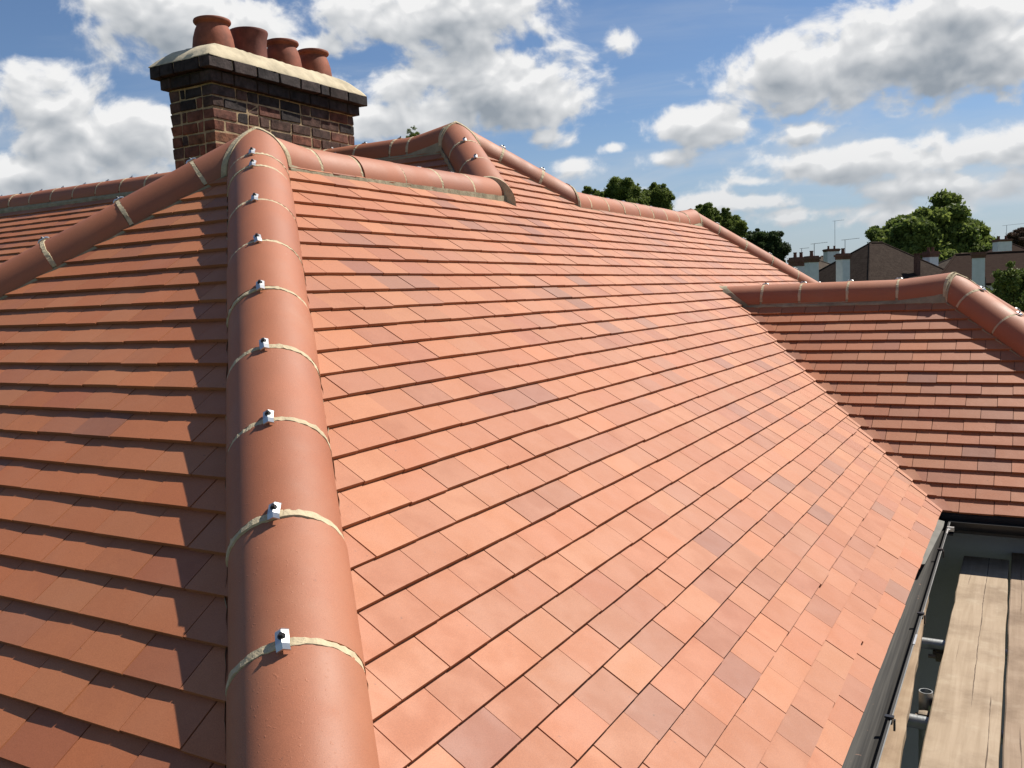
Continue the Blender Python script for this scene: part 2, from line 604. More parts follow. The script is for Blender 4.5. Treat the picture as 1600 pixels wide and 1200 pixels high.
class Slope:
    def __init__(self, name, O, c, d, n, poly, phase):
        self.name, self.O, self.c, self.d, self.n = name, Vector(O), Vector(c), Vector(d), Vector(n)
        self.poly, self.phase = poly, phase     # poly in (a along c, s down the slope)

    def at(self, a, s, h=0.0):
        return self.O + self.c * a + self.d * s + self.n * h


def xy_poly(sl_O, c, d, pts):
    """(x,y) plan points -> (a,s)"""
    O, c, d = Vector(sl_O), Vector(c), Vector(d)
    hor = Vector((d.x, d.y, 0))
    k = hor.length
    hor = hor / k
    res = []
    for (x, y) in pts:
        v = Vector((x, y, 0)) - Vector((O.x, O.y, 0))
        res.append((v.dot(c), v.dot(hor) / k))
    return res


def make_slope(name, O, c, d, plan, phase):
    c, d = Vector(c), Vector(d)
    n = c.cross(d)
    if n.z < 0:
        n = -n
    return Slope(name, O, c, d, n.normalized(), xy_poly(O, c, d, plan), phase)


yH4 = YB + (X2 - XB)
yv2 = 2 * Y5 - YV                   # second valley: y = yv2 + x
slopes = {}
slopes['main'] = make_slope('main', (0, 0, 0), (0, 1, 0), (CT, 0, -ST), [
    (A.x, A.y), (A.x, 2.0 - A.x), (XB, YB), (X2, yH4), (C.x, C.y), (XE, C.y + XE - C.x),
    (XE, yv2 + XE), (YV - Y5, Y5), (XE, YV - XE), (XE - .03, -XE + .03)], .60)
slopes['end'] = make_slope('end', (0, 0, 0), (1, 0, 0), (0, -CT, -ST), [
    (A.x, A.y), (XE, -XE), (-XE - .32, -XE)], .93)
slopes['wing'] = make_slope('wing', (0, YV, 0), (1, 0, 0), (0, -CT, -ST), [
    (YV - Y5, Y5), (D.x, Y5), (D.x + Y5 - (YV - XE), YV - XE), (XE, YV - XE)], .60)
slopes['wing_back'] = make_slope('wing_back', (0, 2 * Y5 - YV, 0), (1, 0, 0), (0, CT, -ST), [
    (YV - Y5, Y5), (D.x, Y5), (D.x + XE - (YV - Y5), Y5 + XE - (YV - Y5)), (XE, yv2 + XE)], .60)
wX = D.x - (YV - Y5)                # x where the end plane would reach z=0
slopes['wing_end'] = make_slope('wing_end', (wX, 0, 0), (0, 1, 0), (CT, 0, -ST), [
    (D.x, Y5), (D.x + XE - (YV - Y5), Y5 + XE - (YV - Y5)), (D.x + XE - (YV - Y5), Y5 - XE + (YV - Y5))], .60)
# long wing running away to the left, faces -Y
y5e = (ZE - P5c) / TT
yvA = (A.z - A.x * TT - P5c) / TT   # valley between near wing back slope and long wing: y = x + yvA
slopes['long'] = make_slope('long', (0, -P5c / TT, 0), (1, 0, 0), (0, -CT, -ST), [
    (XB, YB), (A.x, A.x + yvA), (y5e - yvA, y5e), (XL, y5e), (XL, YB)], .35)
xA4 = A.x - (A.z - ZE) / TT
slopes['near_back'] = make_slope('near_back', (A.x - A.z / TT, 0, 0), (0, 1, 0), (-CT, 0, -ST), [
    (A.x, A.y), (A.x, A.x + yvA), (xA4, xA4 + yvA), (xA4, A.y - (A.x - xA4))], .60)
y4b = YB + (Z4 - ZE) / TT
k10 = C.z - C.x * TT                # far wing left slope: z = x*T + k10
yvB = YB + (Z4 - k10) / TT          # valley: y = yvB - x
slopes['long_back'] = make_slope('long_back', (0, YB + Z4 / TT, 0), (1, 0, 0), (0, CT, -ST), [
    (XB, YB), (X2, yvB - X2), (yvB - y4b, y4b), (XL, y4b), (XL, YB)], .35)
xC4 = C.x - (C.z - ZE) / TT
slopes['far_left'] = make_slope('far_left', (C.x - C.z / TT, 0, 0), (0, 1, 0), (-CT, 0, -ST), [
    (C.x, yvB - C.x), (C.x, C.y), (xC4, C.y + C.x - xC4), (xC4, yvB - xC4)], .60)
slopes['far_end'] = make_slope('far_end', (0, C.y - C.z / TT * -1, 0), (1, 0, 0), (0, CT, -ST), [
    (C.x, C.y), (XE, C.y + XE - C.x), (xC4, C.y + C.x - xC4)], .60)


def clip_poly(poly, x0, x1, y0, y1):
    def cut(pts, ax, val, keep_less):
        res = []
        for i in range(len(pts)):
            p_, q_ = pts[i], pts[(i + 1) % len(pts)]
            pin = (p_[ax] <= val) if keep_less else (p_[ax] >= val)
            qin = (q_[ax] <= val) if keep_less else (q_[ax] >= val)
            if pin:
                res.append(p_)
            if pin != qin:
                t = (val - p_[ax]) / (q_[ax] - p_[ax])
                res.append((p_[0] + t * (q_[0] - p_[0]), p_[1] + t * (q_[1] - p_[1])))
        return res
    for ax, val, less in ((0, x0, False), (0, x1, True), (1, y0, False), (1, y1, True)):
        poly = cut(poly, ax, val, less)
        if len(poly) < 3:
            return []
    out_ = []
    for p_ in poly:
        if not out_ or (abs(p_[0] - out_[-1][0]) + abs(p_[1] - out_[-1][1])) > 1e-5:
            out_.append(p_)
    if len(out_) > 1 and abs(out_[0][0] - out_[-1][0]) + abs(out_[0][1] - out_[-1][1]) < 1e-5:
        out_.pop()
    return out_ if len(out_) >= 3 else []


def area2(poly):
    return .5 * sum(poly[i][0] * poly[(i + 1) % len(poly)][1] - poly[(i + 1) % len(poly)][0] * poly[i][1] for i in range(len(poly)))


TW, TGAP, TLEN, TTH, HT = .167, .0030, .165, .0125, .017
TILT = TTH / G


def clay_tint():
    r = random.random()
    j = random.uniform(.93, 1.07)
    if r < .60:
        c = (.340, .117, .047)
    elif r < .80:
        c = (.372, .132, .052)
    elif r < .96:
        c = (.298, .103, .047)
    else:
        c = (.252, .093, .050)
    h = random.uniform(-.012, .012)
    al = random.choice((0, .05, .1, .2, .3, .5))
    return (c[0] * j, (c[1] + h * .7) * j, (c[2] + h * .5) * j, al)


def shade(poly):
    return poly


def tile_solid(sl, poly, tail, drop, twist, lift, ctr):
    """clipped tile as vertices and faces; poly in (a,s)"""
    V = []
    for (a, s) in poly:
        dd = tail - s
        h = HT - TILT * dd + lift
        aa, ss = a + twist * (s - ctr[1]), s - twist * (a - ctr[0]) + drop
        V.append(sl.at(aa, ss, h))
    nP = len(poly)
    V += [v - sl.n * TTH for v in V[:nP]]
    F = [list(range(nP)), [nP + i for i in range(nP)][::-1]]
    for i in range(nP):
        j = (i + 1) % nP
        F.append([i, nP + i, nP + j, j])
    return V, F


tiles = []                           # every tile: dict
for key, sl in slopes.items():
    poly = sl.poly
    if area2(poly) < 0:
        poly = poly[::-1]
    smin, smax = min(p_[1] for p_ in poly), max(p_[1] for p_ in poly)
    amin, amax = min(p_[0] for p_ in poly), max(p_[0] for p_ in poly)
    k = math.floor(smin / G - sl.phase)
    wav = [random.uniform(-.0025, .0025) for _ in range(400)]
    while True:
        tail = (k + sl.phase) * G
        if tail - G > smax - .005:
            break
        off = (0 if k % 2 else TW / 2) + random.uniform(-.006, .006)
        i0 = math.floor((amin - off) / TW) - 1
        cw = random.uniform(-.002, .002)
        for i in range(i0, math.ceil((amax - off) / TW) + 2):
            a0 = off + i * TW
            rect = (a0 + TGAP / 2, a0 + TW - TGAP / 2, tail - TLEN, tail)
            pl = clip_poly(poly, *rect)
            if not pl:
                continue
            vis = clip_poly(poly, a0, a0 + TW, tail - G, tail)
            if not vis or abs(area2(vis)) < 2e-4:
                continue
            full = abs(abs(area2(pl)) - (TW - TGAP) * TLEN) < 1e-6
            drop = cw + random.gauss(0, .0008) + (random.random() < .03) * random.uniform(.002, .005)
            tw = random.gauss(0, .0022)
            lf = random.uniform(-.0010, .0012)
            ctr = (a0 + TW / 2, tail)
            px, py, z = project(sl.at(a0 + TW / 2, tail - G / 2))
            size = 0
            if key in ('main', 'end', 'wing') and z > .2 and -40 < px < 1640 and -40 < py < 1240:
                v = (CAM - sl.at(a0 + TW / 2, tail - G / 2))
                size = abs(area2(vis)) * max(0, v.normalized().dot(sl.n)) / z ** 2
            tiles.append(dict(sl=sl, key=key, poly=pl, full=full, tail=tail, drop=drop, tw=tw, lf=lf, ctr=ctr, size=size, tint=clay_tint()))
        k += 1

tiles.sort(key=lambda t_: -t_['size'])
singles, mass = tiles[:300], tiles[300:]

deck_names = {'main': 'main_roof_slope', 'end': 'hip_end_slope', 'wing': 'side_wing_slope'}
decks = {}
for key, sl in slopes.items():
    V = [sl.at(a, s, -.022) for a, s in sl.poly]
    V += [v - sl.n * .03 for v in V]
    n_ = len(sl.poly)
    F = [list(range(n_)), [n_ + i for i in range(n_)][::-1]] + [[i, (i + 1) % n_, n_ + (i + 1) % n_, n_ + i] for i in range(n_)]
    bm = bmesh.new()
    vs = [bm.verts.new(v) for v in V]
    for f in F:
        bm.faces.new([vs[i] for i in f])
    decks[key] = link(deck_names.get(key, 'roof_slope'), bm_mesh('roof_slope', bm), M_FELT, house)

# shared mesh of a whole tile: local x along the course, y up the slope, z out of the roof, origin at the tail
x_ = (TW - TGAP) / 2
V, F = [], []
NC = 5
for bot in (0, 1):
    for yy in (0, TLEN):
        for c_ in range(NC):
            u_ = -1 + 2 * c_ / (NC - 1)
            V.append((u_ * x_, yy, HT - TILT * yy + .0006 * (1 - u_ * u_) - bot * TTH))
for c_ in range(NC - 1):
    F.append((c_, c_ + 1, NC + c_ + 1, NC + c_))
    F.append((2 * NC + c_, 3 * NC + c_, 3 * NC + c_ + 1, 2 * NC + c_ + 1))
    F.append((c_, 2 * NC + c_, 2 * NC + c_ + 1, c_ + 1))
    F.append((NC + c_, NC + c_ + 1, 3 * NC + c_ + 1, 3 * NC + c_))
F.append((0, NC, 3 * NC, 2 * NC))
F.append((NC - 1, 3 * NC - 1, 4 * NC - 1, 2 * NC - 1))
whole = pymesh('roof_tile', V, F, True)
whole.set_sharp_from_angle(angle=math.radians(40))
whole.materials.append(M_TILE_OBJ)
for t_ in singles:
    sl = t_['sl']
    if t_['full']:
        o = link('roof_tile', whole, None, decks[t_['key']], t_['tint'])
        xdir = sl.c if sl.c.cross(-sl.d).dot(sl.n) > 0 else -sl.c
        base = sl.at(t_['ctr'][0], t_['tail'] + t_['drop'], t_['lf'])
        M = Matrix.Identity(4)
        ydir = -sl.d
        for r_ in range(3):
            M[r_][0], M[r_][1], M[r_][2], M[r_][3] = xdir[r_], ydir[r_], sl.n[r_], base[r_]
        o.matrix_world = M @ Matrix.Rotation(t_['tw'], 4, 'Z')
    else:
        V, F = tile_solid(sl, t_['poly'], t_['tail'], t_['drop'], t_['tw'], t_['lf'], t_['ctr'])
        bm = bmesh.new()
        vs = [bm.verts.new(v) for v in V]
        for f in F:
            bm.faces.new([vs[i] for i in f])
        link('roof_tile', bm_mesh('roof_tile', bm), M_TILE_OBJ, decks[t_['key']], t_['tint'])
V, F, TC = [], [], []
for t_ in mass:
    v, f = tile_solid(t_['sl'], t_['poly'], t_['tail'], t_['drop'], t_['tw'], t_['lf'], t_['ctr'])
    # keep faces pointing outwards
    e1, e2 = v[1] - v[0], v[2] - v[1]
    if e1.cross(e2).dot(t_['sl'].n) < 0:
        f = [x[::-1] for x in f]
    b0 = len(V)
    V += v
    F += [[b0 + i for i in x] for x in f]
    TC += [t_['tint']] * len(f)
me = pymesh('roof_tiles', V, F)
at = me.attributes.new('tint', 'FLOAT_COLOR', 'FACE')
at.data.foreach_set('color', np.array(TC, dtype=np.float32).ravel())
rest = link('roof_tiles', me, M_TILE_MASS, house)
rest['kind'] = 'stuff'

# ---- valley tiles: one dished tile to each course, on both valleys of the side wing
vd = Vector((1, -1, -TT)).normalized()


def valley(base, vdir, na, nb, ca, cb, n0, n1, phase):
    """ca, cb: directions along the courses away from the valley on each side"""
    for k in range(n0, n1):
        tail = (k + phase) * G
        V = []
        rows = []
        for ii in range(3):
            s = tail - ii * TLEN / 2
            P = base + vdir * (s * CT / abs(vdir.x))
            h = HT + .004 - TILT * (tail - s)
            wd = .060 + .045 * ii / 2
            row = []
            for jj in range(-4, 5):
                u = jj / 4.0
                c_, nn = (ca, na) if u < 0 else (cb, nb)
                dish = .003 * (1 - abs(u)) ** 2
                row.append(P + c_ * abs(u) * wd + ((na + nb) * .5).normalized() * (dish * .9) + nn * h)
            rows.append(row)
        nrow = 9
        V = [v for row in rows for v in row] + [v - ((na + nb) * .5).normalized() * TTH for row in rows for v in row]
        Fq = []
        for i in range(2):
            for j in range(nrow - 1):
                a_ = i * nrow + j
                Fq.append((a_, a_ + 1, a_ + nrow + 1, a_ + nrow))
                b_ = a_ + 3 * nrow
                Fq.append((b_, b_ + nrow, b_ + nrow + 1, b_ + 1))
        for j in range(nrow - 1):
            Fq.append((j, 3 * nrow + j, 3 * nrow + j + 1, j + 1))
        for i in range(2):
            a_ = i * nrow
            Fq.append((a_, a_ + nrow, a_ + nrow + 3 * nrow, a_ + 3 * nrow))
            a_ = i * nrow + nrow - 1
            Fq.append((a_, a_ + 3 * nrow, a_ + nrow + 3 * nrow, a_ + nrow))
        bm = bmesh.new()
        vs = [bm.verts.new(v) for v in V]
        for f in Fq:
            bm.faces.new([vs[i] for i in f])
        link('valley_tile', bm_mesh('valley_tile', bm, True), M_TILE_OBJ, decks['main'], clay_tint())


n1v, n6v = slopes['main'].n, slopes['wing'].n
valley(Vector((0, YV, 0)), vd, n1v, n6v, Vector((0, -1, 0)), Vector((1, 0, 0)), 11, 30, .60)
vd2 = Vector((1, 1, -TT)).normalized()
valley(Vector((0, yv2, 0)), vd2, n1v, slopes['wing_back'].n, Vector((0, 1, 0)), Vector((1, 0, 0)), 11, 30, .60)


# ---- hips and ridges
HIPCOL = [(.300, .102, .046, 1), (.270, .090, .041, 1), (.318, .112, .050, 1), (.285, .095, .043, 1), (.300, .106, .052, 1)]
RT = .127                            # radius of the half-round tiles


def frame_of(t):
    b = t.cross(Vector((0, 0, 1))).normalized()
    return b, b.cross(t).normalized()


def bisect(bm, co, no):
    """keep the side the normal points away from"""
    bmesh.ops.bisect_plane(bm, geom=bm.verts[:] + bm.edges[:] + bm.faces[:], plane_co=co, plane_no=no, clear_outer=True)
    ed = [e for e in bm.edges if e.is_boundary]
    if ed:
        try:
            bmesh.ops.holes_fill(bm, edges=ed, sides=0)
        except Exception:
            pass


def arch(bm, p0, p1, c0, c1, b, u, r0, r1, ri0, skirt, nseg=26, nlen=1):
    """half-round shell from p0 to p1 (heights c0,c1 of the axis above the line)"""
    prof = [(-1, -skirt)] + [(math.cos(math.pi - math.pi * i / nseg), math.sin(math.pi * i / nseg)) for i in range(nseg + 1)] + [(1, -skirt)]
    loops = []
    for s in range(nlen + 1):
        w = s / nlen
        P = p0.lerp(p1, w)
        cc = c0 + (c1 - c0) * w
        r = r0 + (r1 - r0) * w
        outer = [bm.verts.new(P + b * (x * r) + u * (cc + y * r if y >= 0 else cc + y)) for x, y in prof]
        inner = [bm.verts.new(P + b * (x * (r - ri0)) + u * (cc + y * (r - ri0) if y >= 0 else cc + y)) for x, y in prof]
        loops.append((outer, inner))
    n_ = len(prof)
    for s in range(nlen):
        o0, i0 = loops[s]
        o1, i1 = loops[s + 1]
        for k in range(n_ - 1):
            bm.faces.new((o0[k], o0[k + 1], o1[k + 1], o1[k]))
            bm.faces.new((i0[k], i1[k], i1[k + 1], i0[k + 1]))
        bm.faces.new((o0[0], o1[0], i1[0], i0[0]))
        bm.faces.new((o0[-1], i0[-1], i1[-1], o1[-1]))
    for (o_, i_), flip in ((loops[0], False), (loops[-1], True)):
        for k in range(n_ - 1):
            f = (o_[k], i_[k], i_[k + 1], o_[k + 1])
            bm.faces.new(f[::-1] if flip else f)


def clip_and_screw(pos, t, b, u, parent, big=.76):
    ro = random.gauss(0, .09)
    t, b = t * math.cos(ro) + b * math.sin(ro), b * math.cos(ro) - t * math.sin(ro)
    # folded plate lying along the tile, with its screw
    w, l = .0165 * big, .032 * big
    up = u
    prof = [(-l, .001), (-l * .62, .0075), (l * .62, .0075), (l, .001)]
    bm = bmesh.new()
    top, bot = [], []
    for (a, h) in prof:
        top.append([bm.verts.new(pos + t * a + b * s * w + up * (h + .0022 + .006 * (1 - abs(s)))) for s in (-1, 0, 1)])
        bot.append([bm.verts.new(pos + t * a + b * s * w + up * (h - .0015 + .006 * (1 - abs(s)))) for s in (-1, 0, 1)])
    for i in range(3):
        for j in range(2):
            bm.faces.new((top[i][j], top[i][j + 1], top[i + 1][j + 1], top[i + 1][j]))
            bm.faces.new((bot[i][j], bot[i + 1][j], bot[i + 1][j + 1], bot[i][j + 1]))
        bm.faces.new((top[i][0], top[i + 1][0], bot[i + 1][0], bot[i][0]))
        bm.faces.new((top[i][2], bot[i][2], bot[i + 1][2], top[i + 1][2]))
    for i in (0, 3):
        for j in range(2):
            bm.faces.new((top[i][j], bot[i][j], bot[i][j + 1], top[i][j + 1]))
    link('ridge_clip', bm_mesh('ridge_clip', bm), M_CLIP, parent)
    bm = bmesh.new()
    c = pos + up * .0125
    tube_bm(bm, c, c + up * .0035, .0098 * big, None, 14)
    tube_bm(bm, c + up * .0035, c + up * .0095, .0062 * big, .0055 * big, 6)
    link('clip_screw', bm_mesh('clip_screw', bm), M_SCREW, parent)


def run(name, start, tdir, length, joints, ctop, cuts0, cuts1, drop_each, lift0=0.0, lift1=0.0, liftlen=.36,
        clip_side=0.0, back=.14, fore=.0, label=None, bed_out=.138, collar=None, bedfun=None, clipfrom=0, hip=True, skirt=.016):
    """start: point on the plane-intersection line; ctop: height of tile crown above the line; joints: distances from start.
    cuts0 / cuts1: lists of (point, normal) planes that trim the first / last pieces"""
    t = tdir.normalized()
    b, u = frame_of(t)
    js = [-back] + list(joints) + [length + fore]
    c_of = lambda s: ctop - RT + max(0, 1 - max(s, 0) / liftlen) * lift0 + max(0, 1 - max(length - s, 0) / liftlen) * lift1
    sk = skirt
    # mortar bed: irregular prism under the tiles
    nst = max(8, int((length + back + fore) / .03))
    bm = bmesh.new()
    prev = None
    for i in range(nst + 1):
        s = -back + (length + back + fore) * i / nst
        P = start + t * s
        ring = []
        for sd in (-1, 1):
            w = bed_out + random.uniform(-.003, .003)
            hb = -w * drop_each + .012
            ring.append((sd, w, hb))
        cc = c_of(s)
        k0_, k1_ = random.uniform(0, .002), random.uniform(0, .002)
        pts = [P + b * (-(RT - .013)) + u * (cc + .02), P + b * (-(RT - .003 + k0_)) + u * (cc - sk - .002),
               P + b * (-ring[0][1]) + u * (ring[0][2] + .004), P + b * (-ring[0][1] - .002) + u * (ring[0][2] - .03),
               P + b * (ring[1][1] + .002) + u * (ring[1][2] - .03), P + b * ring[1][1] + u * (ring[1][2] + .004),
               P + b * (RT - .003 + k1_) + u * (cc - sk - .002), P + b * (RT - .013) + u * (cc + .02)]
        vs = [bm.verts.new(v) for v in pts]
        if prev:
            for k in range(8):
                bm.faces.new((prev[k], prev[(k + 1) % 8], vs[(k + 1) % 8], vs[k]))
        else:
            bm.faces.new(vs)
        prev = vs
    bm.faces.new(prev[::-1])
    for co, no in cuts0 + cuts1:
        bisect(bm, co, no)
    par = link(name, bm_mesh(name, bm), M_BED, house)
    if label:
        par['label'] = label
    for i in range(len(js) - 1):
        s0, s1 = js[i], js[i + 1]
        bm = bmesh.new()
        e = .0085
        o = b * random.gauss(0, .0022) + u * random.gauss(0, .0015)
        arch(bm, start + t * (s0 + e) + o, start + t * (s1 - e) + o, c_of(s0), c_of(s1), b, u, RT + .0005, RT - .0005, .016, sk)
        if i == 0:
            for co, no in cuts0:
                bisect(bm, co, no)
        elif i == 1 and s0 < .2:
            for co, no in cuts0:
                bisect(bm, co, no)
        if i == len(js) - 2:
            for co, no in cuts1:
                bisect(bm, co, no)
        if len(bm.faces) == 0:
            bm.free()
            continue
        link('hip_tile' if hip else 'ridge_tile', bm_mesh('hip_tile', bm, True), M_HIP, par, random.choice(HIPCOL))
    for ji, s in enumerate(joints):
        # pointing of the joint: a band of mortar with ragged edges
        bm = bmesh.new()
        nseg = 40
        wd = random.uniform(.0095, .0125)
        lean = random.uniform(-.004, .004)
        ph = random.uniform(0, 6)
        rows = []
        ed = [[0, 0] for _ in range(nseg + 1)]
        for i in range(nseg + 1):
            for k in (0, 1):
                ed[i][k] = random.gauss(0, .0010) + .0014 * math.sin(i * .35 + ph + k * 2)
        for i in range(nseg + 1):
            an = math.pi * i / nseg
            x, y = -math.cos(an), math.sin(an)
            row = []
            for (off, rr) in ((-wd + ed[i][0], -.006), (-wd * .8 + ed[i][0], -.0004), (wd * .8 + ed[i][1], .0006), (wd + ed[i][1], -.006)):
                rr2 = RT + rr + (random.gauss(0, .0007) if rr > -.003 else 0)
                row.append(bm.verts.new(start + t * (s + off + lean * math.cos(an)) + b * (x * rr2) + u * (c_of(s) + y * rr2)))
            rows.append(row)
        for i in range(nseg):
            for k in range(3):
                bm.faces.new((rows[i][k], rows[i][k + 1], rows[i + 1][k + 1], rows[i + 1][k]))
            bm.faces.new((rows[i][3], rows[i][0], rows[i + 1][0], rows[i + 1][3]))
        for rr in (rows[0], rows[-1]):
            bm.faces.new(rr)
        link('mortar_joint', bm_mesh('mortar_joint', bm), M_MORTAR, par)
        if ji >= clipfrom:
            ang = math.asin(max(-1, min(1, clip_side / RT)))
            uu = (u * math.cos(ang) + b * math.sin(ang)).normalized()
            bb = t.cross(uu) * -1
            pos = start + t * (s - .002) + u * c_of(s) + uu * (RT + .003)
            clip_and_screw(pos, t, bb, uu, par)
    # mortar in the mitres: thin slices of a slightly larger arch along each trimming plane
    for cuts, s_mid in ((cuts0, 0.0), (cuts1, length)):
        for co, no in cuts:
            bm = bmesh.new()
            arch(bm, start + t * (s_mid - .2), start + t * (s_mid + .3), c_of(s_mid - .2), c_of(s_mid + .3), b, u, RT + .004, RT + .004, .10, .035, nlen=14)
            for v in bm.verts:
                v.co += u * random.gauss(0, .0012) + t * random.gauss(0, .0018)
            n_ = no.normalized()
            bisect(bm, co + n_ * .002, n_)
            bisect(bm, co - n_ * random.uniform(.012, .018), -n_)
            for co2, no2 in cuts:
                if (co2, no2) != (co, no):
                    bisect(bm, co2 + no2.normalized() * .004, no2)
            if len(bm.faces):
                link('mitre_mortar', bm_mesh('mitre_mortar', bm), M_MORTAR, par)
            else:
                bm.free()
    return par


def vplane(P, ang):
    """vertical plane through P whose horizontal line lies at ang degrees from +X; returns the normal to its left"""
    a = math.radians(ang)
    return Vector((-math.sin(a), math.cos(a), 0))


LH = math.sqrt(2 + TT * TT)
h1 = Vector((1, -1, -TT))
h2 = Vector((-1, -1, -TT))
hd = TT * math.cos(math.atan(TT / math.sqrt(2))) / math.sqrt(2)   # fall of the roof beside a hip, per metre
ey = Vector((0, 1, 0))
ex = Vector((1, 0, 0))

J3 = Vector((A.x, 2.075, 0))
J4 = Vector((X2, yH4, 0))
# apex A : H1 at -45, H2 at -135, R1 at +90 (plan angles)
nA_12 = Vector((1, 0, 0))                       # plane x = A.x
nA_1R = vplane(A, 22.5)                         # left of it = R1 side
nA_2R = vplane(A, 157.5)                        # left normal points to -y.. (sin) handled by sign below
H1J = [(v + .16) * LH for v in (.018, .106, .33, .556, .77, .988, 1.204, 1.419, 1.638, 1.853, 2.068, 2.284)]
run('near_hip', A, h1, (XE + .16) * LH, H1J, .084, [(A, -nA_12), (A, nA_1R)], [], hd, clip_side=.019, bed_out=.128, skirt=.034,
    label='broad half-round hip running down towards the viewer')
nR2 = Vector((math.sin(math.radians(22.5)), math.cos(math.radians(22.5)), 0))   # plane at 157.5, normal to +y
run('hip_over_end_slope', A, h2, 2.6 * LH, [.27 + .348 * i for i in range(11)], .085, [(A, nA_12), (A, nR2)], [], hd, clip_side=.02, clipfrom=0)
run('front_ridge', A, Vector((0, 1, .012)), 2.0, [y - A.y for y in (.44, .735, 1.09, 1.44, 1.78)], .036, [(A, -nA_1R), (A, -nR2)], [(J3 + Vector((0, .075, 0)), nA_1R)], TT,
    lift0=.058, liftlen=.30, clip_side=-.035, hip=False, fore=.16)

# apex B : H3 at -45, H4 at +45, R4 at 180
Bt = B.copy()
nB34 = Vector((0, 1, 0))
n3R = vplane(B, 247.5)                          # between -45 and 180 -> 247.5 ; left normal
run('back_hip', B, h1, (-.04 - XB) * LH, [.36, .70], .088, [(B, nB34), (B, -n3R)], [(J3, -nA_1R)], hd, clip_side=.022, fore=.1)
n4R = vplane(B, 112.5)
run('far_hip', B, Vector((1, 1, -TT)), (X2 - XB) * LH, [.34, .68], .085, [(B, -nB34), (B, n4R)], [(J4, nR2)], hd, clip_side=.01, fore=.16)
R4s = Vector((B.x, B.y, Z4))
run('long_ridge', R4s, Vector((-1, 0, .004)), 8.2, [.36, .52] + [.52 + .342 * i for i in range(1, 22)], .075,
    [(R4s, n3R), (R4s, -n4R)], [], TT, lift0=.085, liftlen=.34, clip_side=.02, hip=False, clipfrom=1)
# far ridge to apex C
R2s = Vector((X2, yH4, C.z))
L2 = C.y - R2s.y
nC5 = vplane(C, 67.5)                           # between 45 (H5) and -90 (R2) : line at -22.5 / 157.5
nC_R5 = Vector((math.sin(math.radians(22.5)), math.cos(math.radians(22.5)), 0))
nC_L5 = Vector((-math.sin(math.radians(22.5)), math.cos(math.radians(22.5)), 0))
run('far_ridge', R2s, ey, L2, [y - R2s.y for y in (3.55, 3.89, 4.22, 4.555, 4.89, 5.235, 5.58, 5.89)], .048, [(J4, -nR2)], [(C, nC_R5), (C, nC_L5)], TT,
    lift1=.06, liftlen=.36, clip_side=-.03, hip=False, fore=.12)
run('far_end_hip', C, Vector((1, 1, -TT)), 2.6 * LH, [.30 + .348 * i for i in range(11)], .088, [(C, -nC_R5), (C, -ex)], [], hd, clip_side=.0)
run('far_end_hip', C, Vector((-1, 1, -TT)), 2.6 * LH, [.30 + .348 * i for i in range(11)], .088, [(C, -nC_L5), (C, ex)], [], hd, clip_side=.0)

# side wing ridge and its hips at D
R5s = Vector((.76, Y5, D.z))
nD7 = vplane(D, 67.5)
nD_a = Vector((math.cos(math.radians(22.5)), -math.sin(math.radians(22.5)), 0))
nD_b = Vector((math.cos(math.radians(22.5)), math.sin(math.radians(22.5)), 0))
run('wing_ridge', R5s, ex, D.x - R5s.x, [x - R5s.x for x in (1.09, 1.37, 1.70, 2.03)], .072, [], [(D, nD_a), (D, nD_b)], TT,
    lift1=.05, liftlen=.36, clip_side=-.035, hip=False, fore=.12, back=.05)
run('wing_hip', D, h1, 1.6 * LH, [.20, .545, .89, 1.235, 1.58, 1.93, 2.27], .088, [(D, -nD_a), (D, ey)], [], hd, clip_side=-.018)
run('wing_hip', D, Vector((1, 1, -TT)), 1.6 * LH, [.20, .545, .89, 1.235, 1.58, 1.93, 2.27], .088, [(D, -nD_b), (D, -ey)], [], hd, clip_side=.0)


def collar(parent, start, t, c, r, n0, p0, thick):
    """mortar where a ridge dies into a slope"""
    b, u = frame_of(t)
    bm = bmesh.new()
    arch(bm, start - t * .5, start + t * .5, c, c, b, u, r, r, .03, .07, nlen=20)
    for v in bm.verts:
        v.co += u * random.gauss(0, .001) + t * random.gauss(0, .002)
    bisect(bm, p0 + n0 * thick, n0)
    bisect(bm, p0, -n0)
    link('mortar_fillet', bm_mesh('mortar_fillet', bm), M_BED, parent)


wr = [o for o in house.children if o.name.startswith('wing_ridge')][0]
collar(wr, Vector((YV - Y5, Y5, D.z)), ex, .072 - RT, RT + .005, n1v, Vector((0, 0, 0)), .042)
# ------------------------------------------------------------------ chimney
CX0, CX1, CY0, CY1 = -2.48, -2.05, 1.68, 3.185
CTOP = .962
core = bmesh.new()
box_bm(core, CX0 + .006, CX1 - .006, CY0 + .006, CY1 - .006, -1.6, CTOP + .10)
chim = link('chimney', bm_mesh('chimney', core), M_JOINT, house)
chim['label'] = 'old brick chimney stack with mortar cap and four terracotta pots'
BR = [(.135, .052, .033), (.155, .058, .034), (.098, .042, .030), (.062, .038, .031), (.165, .074, .041), (.078, .044, .034)]
DK = [(.030, .024, .023), (.045, .034, .032), (.024, .020, .020)]


def brick(x0, x1, y0, y1, z0, z1, pal, bev=.004):
    bm = bmesh.new()
    vs = box_bm(bm, x0, x1, y0, y1, z0, z1)
    for v in bm.verts:
        v.co += Vector((random.gauss(0, .0026), random.gauss(0, .0026), random.gauss(0, .0022)))
    bmesh.ops.bevel(bm, geom=bm.edges[:], offset=bev, segments=1, affect='EDGES')
    c = random.choice(pal)
    j = random.uniform(.8, 1.25)
    link('brick', bm_mesh('brick', bm), M_BRICK, chim, (c[0] * j, c[1] * j, c[2] * j, 1))


